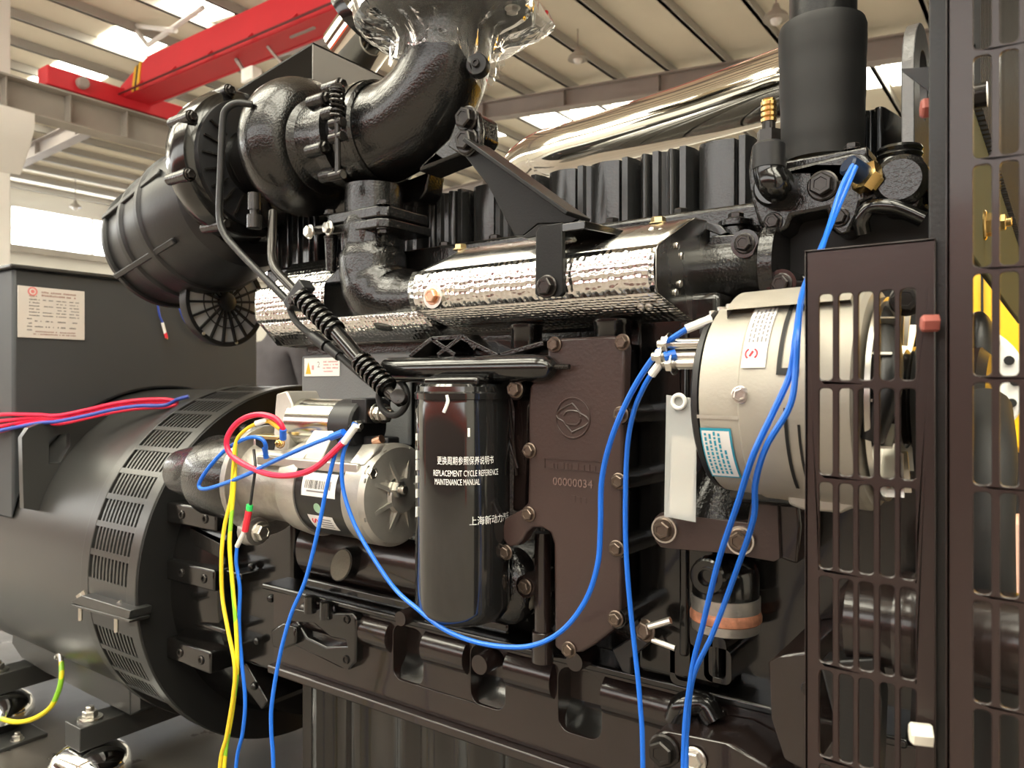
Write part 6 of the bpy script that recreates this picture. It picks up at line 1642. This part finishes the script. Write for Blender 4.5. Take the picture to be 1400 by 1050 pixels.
t = thing('guard_post', 'narrow black frame post between the two slotted guards', 'post', atY(1284, 1090, 0.53))
g = G(); xa_ = atY(1281, 520, 0.53).x; g.box((xa_-0.004, 0.526, 0.62), (xa_+0.012, 0.60, 2.2)); obj('post', g, M['powder_black'], t, bev=0.001)
pb1 = atY(1266, 442, 0.512)
g = G(); g.prism(poly([(1230, 94), (1290, 90), (1290, 140)], 0.60) , (0, 0.003, 0)); obj('tie_bracket', g, M['powder_black'], t)
mat('bolt_white', (0.75, 0.72, 0.62), 0.5); mat('bolt_red', (0.33, 0.09, 0.07), 0.5)
bolt(t, atY(1274, 147, 0.58), 0.0070, (-1, -0.3, 0), M['bolt_red'], 'hex')
inst('bolt', 'hex', g_hex, M['bolt_red'], t, atY(1272, 442, 0.510), (-1, -0.35, 0), 0.0052, 0.2, 'red marked hex bolt')
inst('bolt', 'hex', g_hex, M['bolt_white'], t, atY(1260, 1004, 0.510), (-1, -0.35, 0), 0.0066, 0.2, 'white hex bolt')
# radiator core seen through the tall guard
rx = -0.066
t = thing('radiator', 'finned radiator core behind the tall slotted guard', 'radiator', W(rx, 1.1, 0.25))
g = G(); g.box((rx-0.010, 0.80, 0.25+CAM_H), (rx-0.004, 1.75, 1.0+CAM_H)); obj('core', g, M['matte_black'], t)
for i in range(58):
    y = 0.80 + i*0.0165
    g = G(); g.box((rx-0.006, y, 0.25+CAM_H), (rx+0.006, y+0.006, 1.0+CAM_H)); obj('fin', g, M['fin_metal'], t, smooth=0)
for i in range(14):
    z = 0.30 + i*0.05
    g = G(); g.box((rx-0.005, 0.80, z+CAM_H), (rx+0.002, 1.75, z+0.004+CAM_H)); obj('tube_row', g, M['fin_metal'], t, smooth=0)
g = G(); g.box((rx-0.006, 0.80, 0.115+CAM_H), (rx, 1.75, 0.25+CAM_H)); ol = obj('shroud_plate', g, M['olive_grey'], t, bev=0.002)
bolt(ol, atX(1345, 308, rx), 0.012, (1, 0, 0), M['brass'])
inst('bolt', 'nut', g_nut, M['brass'], ol, atX(1362, 305, rx), (1, 0, 0), 0.010)
g = G(); p = atX(1338, 131, rx+0.01); g.tube([p + V((-0.012, 0, 0)), p + V((0.006, 0, 0))], 0.010, 14); obj('stub_pipe', g, M['black_bolt'], t)
t = thing('radiator_hose', 'black ribbed hose behind the tall guard slots', 'hose', W(-0.10, 0.75, -0.35))
pts = [atY(1345, 560, 0.80), atY(1348, 620, 0.74), atY(1344, 700, 0.72), atY(1345, 800, 0.72), atY(1350, 900, 0.74), atY(1352, 1040, 0.76)]
g = G(); g.tube(spline(pts, 8), 0.022, 18); obj('hose', g, M['rubber'], t)
t = thing('fan_hub', 'dark rounded fan hub behind the tall guard slots', 'fan hub', W(-0.09, 1.15, -0.12))
hb_ = atY(1372, 600, 1.0)
g = G(); g.lathe(V((-0.135, 1.15, atY(1368, 640, 1.0).z)), AX, [(0, 0.10), (0.01, 0.135), (0.05, 0.14), (0.06, 0.13), (0.06, 0.0)], 40); obj('drum', g, M['powder_black'], t)
g = G(); c_ = atY(1338, 485, 1.2); g.sphere(c_, 0.045, 20, 12, (0.5, 1, 1.3)); obj('fan_blade_root', g, M['powder_black'], t)
# ---------------------------------------------------------------- yellow machine beyond
t = thing('yellow_generator_set', 'bright yellow machine canopy standing behind the engine at right', 'machine', (0.2, 4.2, 0))
g = G(); g.box((-0.66, 4.0, 1.0), (2.4, 5.2, 1.22+CAM_H)); obj('canopy', g, M['machine_yellow'], t, bev=0.03)
g = G(); g.box((-0.66, 4.02, 0.12), (2.4, 5.2, 1.0)); obj('plinth', g, M['matte_black'], t)
g = G(); g.box((-0.9, 3.9, 0), (2.5, 5.3, 0.12)); obj('skid', g, M['generator_black'], t)
for i in range(3):
    g = G(); g.box((-0.3+i*0.8, 3.985, 1.15), (-0.29+i*0.8, 4.0, 2.4)); obj('door_seam', g, M['matte_black'], t)
t = thing('white_flywheel', 'white disc with black studs seen through the tall guard', 'disc', atY(1350, 500, 2.4))
dc = atY(1302, 525, 2.4)
g = G(); g.lathe(dc, (0, -1, 0), [(-0.08, 0.17), (0, 0.17), (0.005, 0.165), (0.005, 0.0)], 48); obj('disc', g, M['label_white'], t)
g = G(); g.box((dc.x-0.12, dc.y+0.01, 0), (dc.x+0.12, dc.y+0.07, dc.z-0.12)); obj('stand', g, M['generator_black'], t, bev=0.005)
for i in range(16):
    a_ = D(-20 + i*22.5); g = G(); p = dc + V((0.145*math.cos(a_), -0.005, 0.145*math.sin(a_))); g.lathe(p, (0, -1, 0), [(0, 0.012), (0.03, 0.012)], 10); obj('stud', g, M['matte_black'], t)
t = thing('pink_shape', 'pale pink rounded shape seen through the lower tall guard', 'bundle', atY(1390, 840, 2.4))  # simple roll standing in for an unidentified pale pink shape
c_ = atY(1425, 775, 2.4); g = G(); g.lathe(V((c_.x, 2.45, 0)), (0, 0, 1), [(atY(1390, 842, 2.4).z, 0.08), (atY(1390, 835, 2.4).z, 0.10), (atY(1390, 760, 2.4).z, 0.108), (atY(1390, 715, 2.4).z, 0.096), (atY(1390, 709, 2.4).z, 0.07)], 32); obj('roll', g, M['pale_pink'], t)
g = G(); g.box((c_.x-0.10, 2.35, 0.05), (c_.x+0.16, 2.55, atY(1390, 842, 2.4).z)); obj('stand', g, M['machine_yellow'], t, bev=0.01)
# ================================================================== wires in front of the engine
WB = M['wire_blue']
grp = 'blue sensor and control wires'
def PW3(lst): return [atY(a, b, y) for a, b, y in lst]
def cw(name, lst, r, m, label, ends=(), cat='wire', group=grp):
    E = [(atY(*a), atY(*b), rr_, mm, nm) for (a, b, rr_, mm, nm) in ends]
    pts = PW3(lst)
    if lst[-1][1] >= 1055: pts += [V((pts[-1].x, pts[-1].y, (pts[-1].z + deck_z)/2)), V((pts[-1].x + 0.01, pts[-1].y, deck_z + r))]
    return wire(name, pts, r, m, label, cat, group, E, n=10)
cw('control_wire', [(940, 449, .63), (905, 475, .64), (868, 528, .65), (838, 594, .66), (823, 655, .672), (821, 720, .68), (817, 772, .685), (800, 822, .69), (766, 864, .69), (720, 884, .69), (660, 880, .69), (610, 862, .685), (570, 832, .68), (540, 805, .69), (510, 762, .69), (484, 715, .69), (469, 667, .69), (469, 622, .69), (482, 590, .70)], 0.0028, WB,
   'long blue wire hanging in a loop from alternator to starter', ends=[((973, 436, .64), (938, 450, .63), 0.0040, M['sleeve_white'], 'sleeve'), ((481, 592, .70), (486, 578, .705), 0.0042, WB, 'crimp')])
cw('control_wire', [(893, 508, .645), (880, 530, .65), (866, 565, .66), (857, 620, .67), (855, 720, .68), (859, 800, .685), (867, 880, .69), (875, 960, .69), (879, 1060, .69)], 0.0025, WB,
   'blue wire hanging straight down beside the side cover edge', ends=[((912, 485, .64), (891, 512, .645), 0.0040, M['sleeve_white'], 'sleeve'), ((908, 488, .635), (924, 484, .64), 0.0045, WB, 'crimp')])
cw('control_wire', [(1166, 226, .81), (1150, 258, .79), (1134, 308, .76), (1116, 362, .70), (1097, 408, .64), (1088, 460, .585), (1080, 512, .58), (1058, 562, .575), (1030, 622, .575), (1008, 690, .60), (983, 765, .63), (962, 850, .66), (944, 930, .68), (934, 1060, .69)], 0.0025, WB,
   'blue sensor wire crossing the alternator, left of the pair')
cw('control_wire', [(1170, 228, .81), (1140, 298, .77), (1120, 345, .72), (1098, 398, .65), (1091, 450, .585), (1088, 505, .578), (1080, 555, .575), (1048, 610, .575), (1033, 660, .59), (1030, 710, .61), (1005, 785, .64), (975, 865, .66), (948, 925, .68), (940, 990, .69), (938, 1060, .69)], 0.0025, WB,
   'blue sensor wire crossing the alternator, right of the pair')
cw('control_wire', [(484, 582, .695), (462, 612, .69), (448, 660, .685), (436, 720, .68), (418, 792, .675), (398, 840, .67), (383, 895, .665), (372, 960, .66), (371, 1000, .66), (374, 1060, .66)], 0.0028, WB,
   'blue wire falling from the starter terminal to the bottom edge')
cw('control_wire', [(363, 624, .71), (363, 608, .70), (355, 599, .695), (338, 599, .69), (310, 614, .685), (285, 640, .68), (272, 663, .68), (284, 668, .68), (330, 652, .68), (380, 628, .68), (430, 606, .685), (466, 593, .69)], 0.0030, WB,
   'blue wire looping across the starter nose', ends=[((364, 626, .71), (362, 612, .705), 0.0042, WB, 'crimp'), ((452, 598, .69), (470, 591, .69), 0.0048, WB, 'crimp')])
cw('starter_wire', [(387, 597, .705), (386, 584, .70), (374, 571, .695), (350, 567, .69), (326, 577, .685), (311, 598, .68), (313, 618, .68), (332, 634, .68), (366, 648, .68), (398, 650, .68), (430, 640, .68), (462, 612, .685), (478, 595, .69), (486, 582, .69)], 0.0042, M['wire_red'],
   'thick red wire looping over the starter motor', ends=[((387, 600, .705), (387, 587, .70), 0.0050, WB, 'crimp'), ((470, 605, .687), (487, 582, .69), 0.0047, M['sleeve_white'], 'sleeve')], group=None)
cw('starter_wire', [(374, 576, .70), (358, 577, .695), (338, 586, .69), (323, 604, .685), (319, 640, .68), (316, 680, .68), (307, 720, .675), (303, 760, .67), (304, 815, .67), (312, 862, .665), (321, 910, .66), (319, 950, .66), (310, 1005, .66), (300, 1060, .66)], 0.0029, mat('wire_yellow', (0.72, 0.50, 0.02), 0.35),
   'yellow wire running down from the starter nose', ends=[((385, 586, .70), (370, 575, .70), 0.005, mat('tab_orange', (0.8, 0.42, 0.02), 0.4), 'tab'), ((366, 574, .698), (350, 579, .692), 0.0042, M['sleeve_white'], 'sleeve')], group=None)
cw('starter_wire', [(322, 612, .69), (321, 650, .682), (317, 700, .678), (314, 745, .672), (318, 800, .67), (323, 862, .666), (324, 915, .664), (318, 970, .664), (306, 1060, .664)], 0.0030, M['wire_earth'],
   'green and yellow wire hanging beside the yellow wire', group=None)
cw('starter_wire', [(347, 615, .70), (349, 640, .69), (345, 670, .685), (342, 692, .685)], 0.0022, M['wire_black'], 'thin black wire with red and green sleeve by the starter',
   ends=[((341.5, 690, .685), (340.5, 698, .685), 0.0050, M['sleeve_green'], 'green_sleeve'), ((340.5, 697, .685), (335, 726, .685), 0.0050, M['sleeve_red'], 'red_sleeve'), ((334.5, 726, .685), (324, 747, .685), 0.0035, M['sleeve_white'], 'white_sleeve')], group=None)
cw('control_wire', [(324, 747, .685), (323, 770, .682), (328, 805, .68), (327, 850, .675), (330, 900, .67), (335, 955, .668), (332, 1000, .668), (322, 1060, .668)], 0.0027, WB,
   'blue wire hanging beside the yellow wires')
# small red and blue wires behind the starter
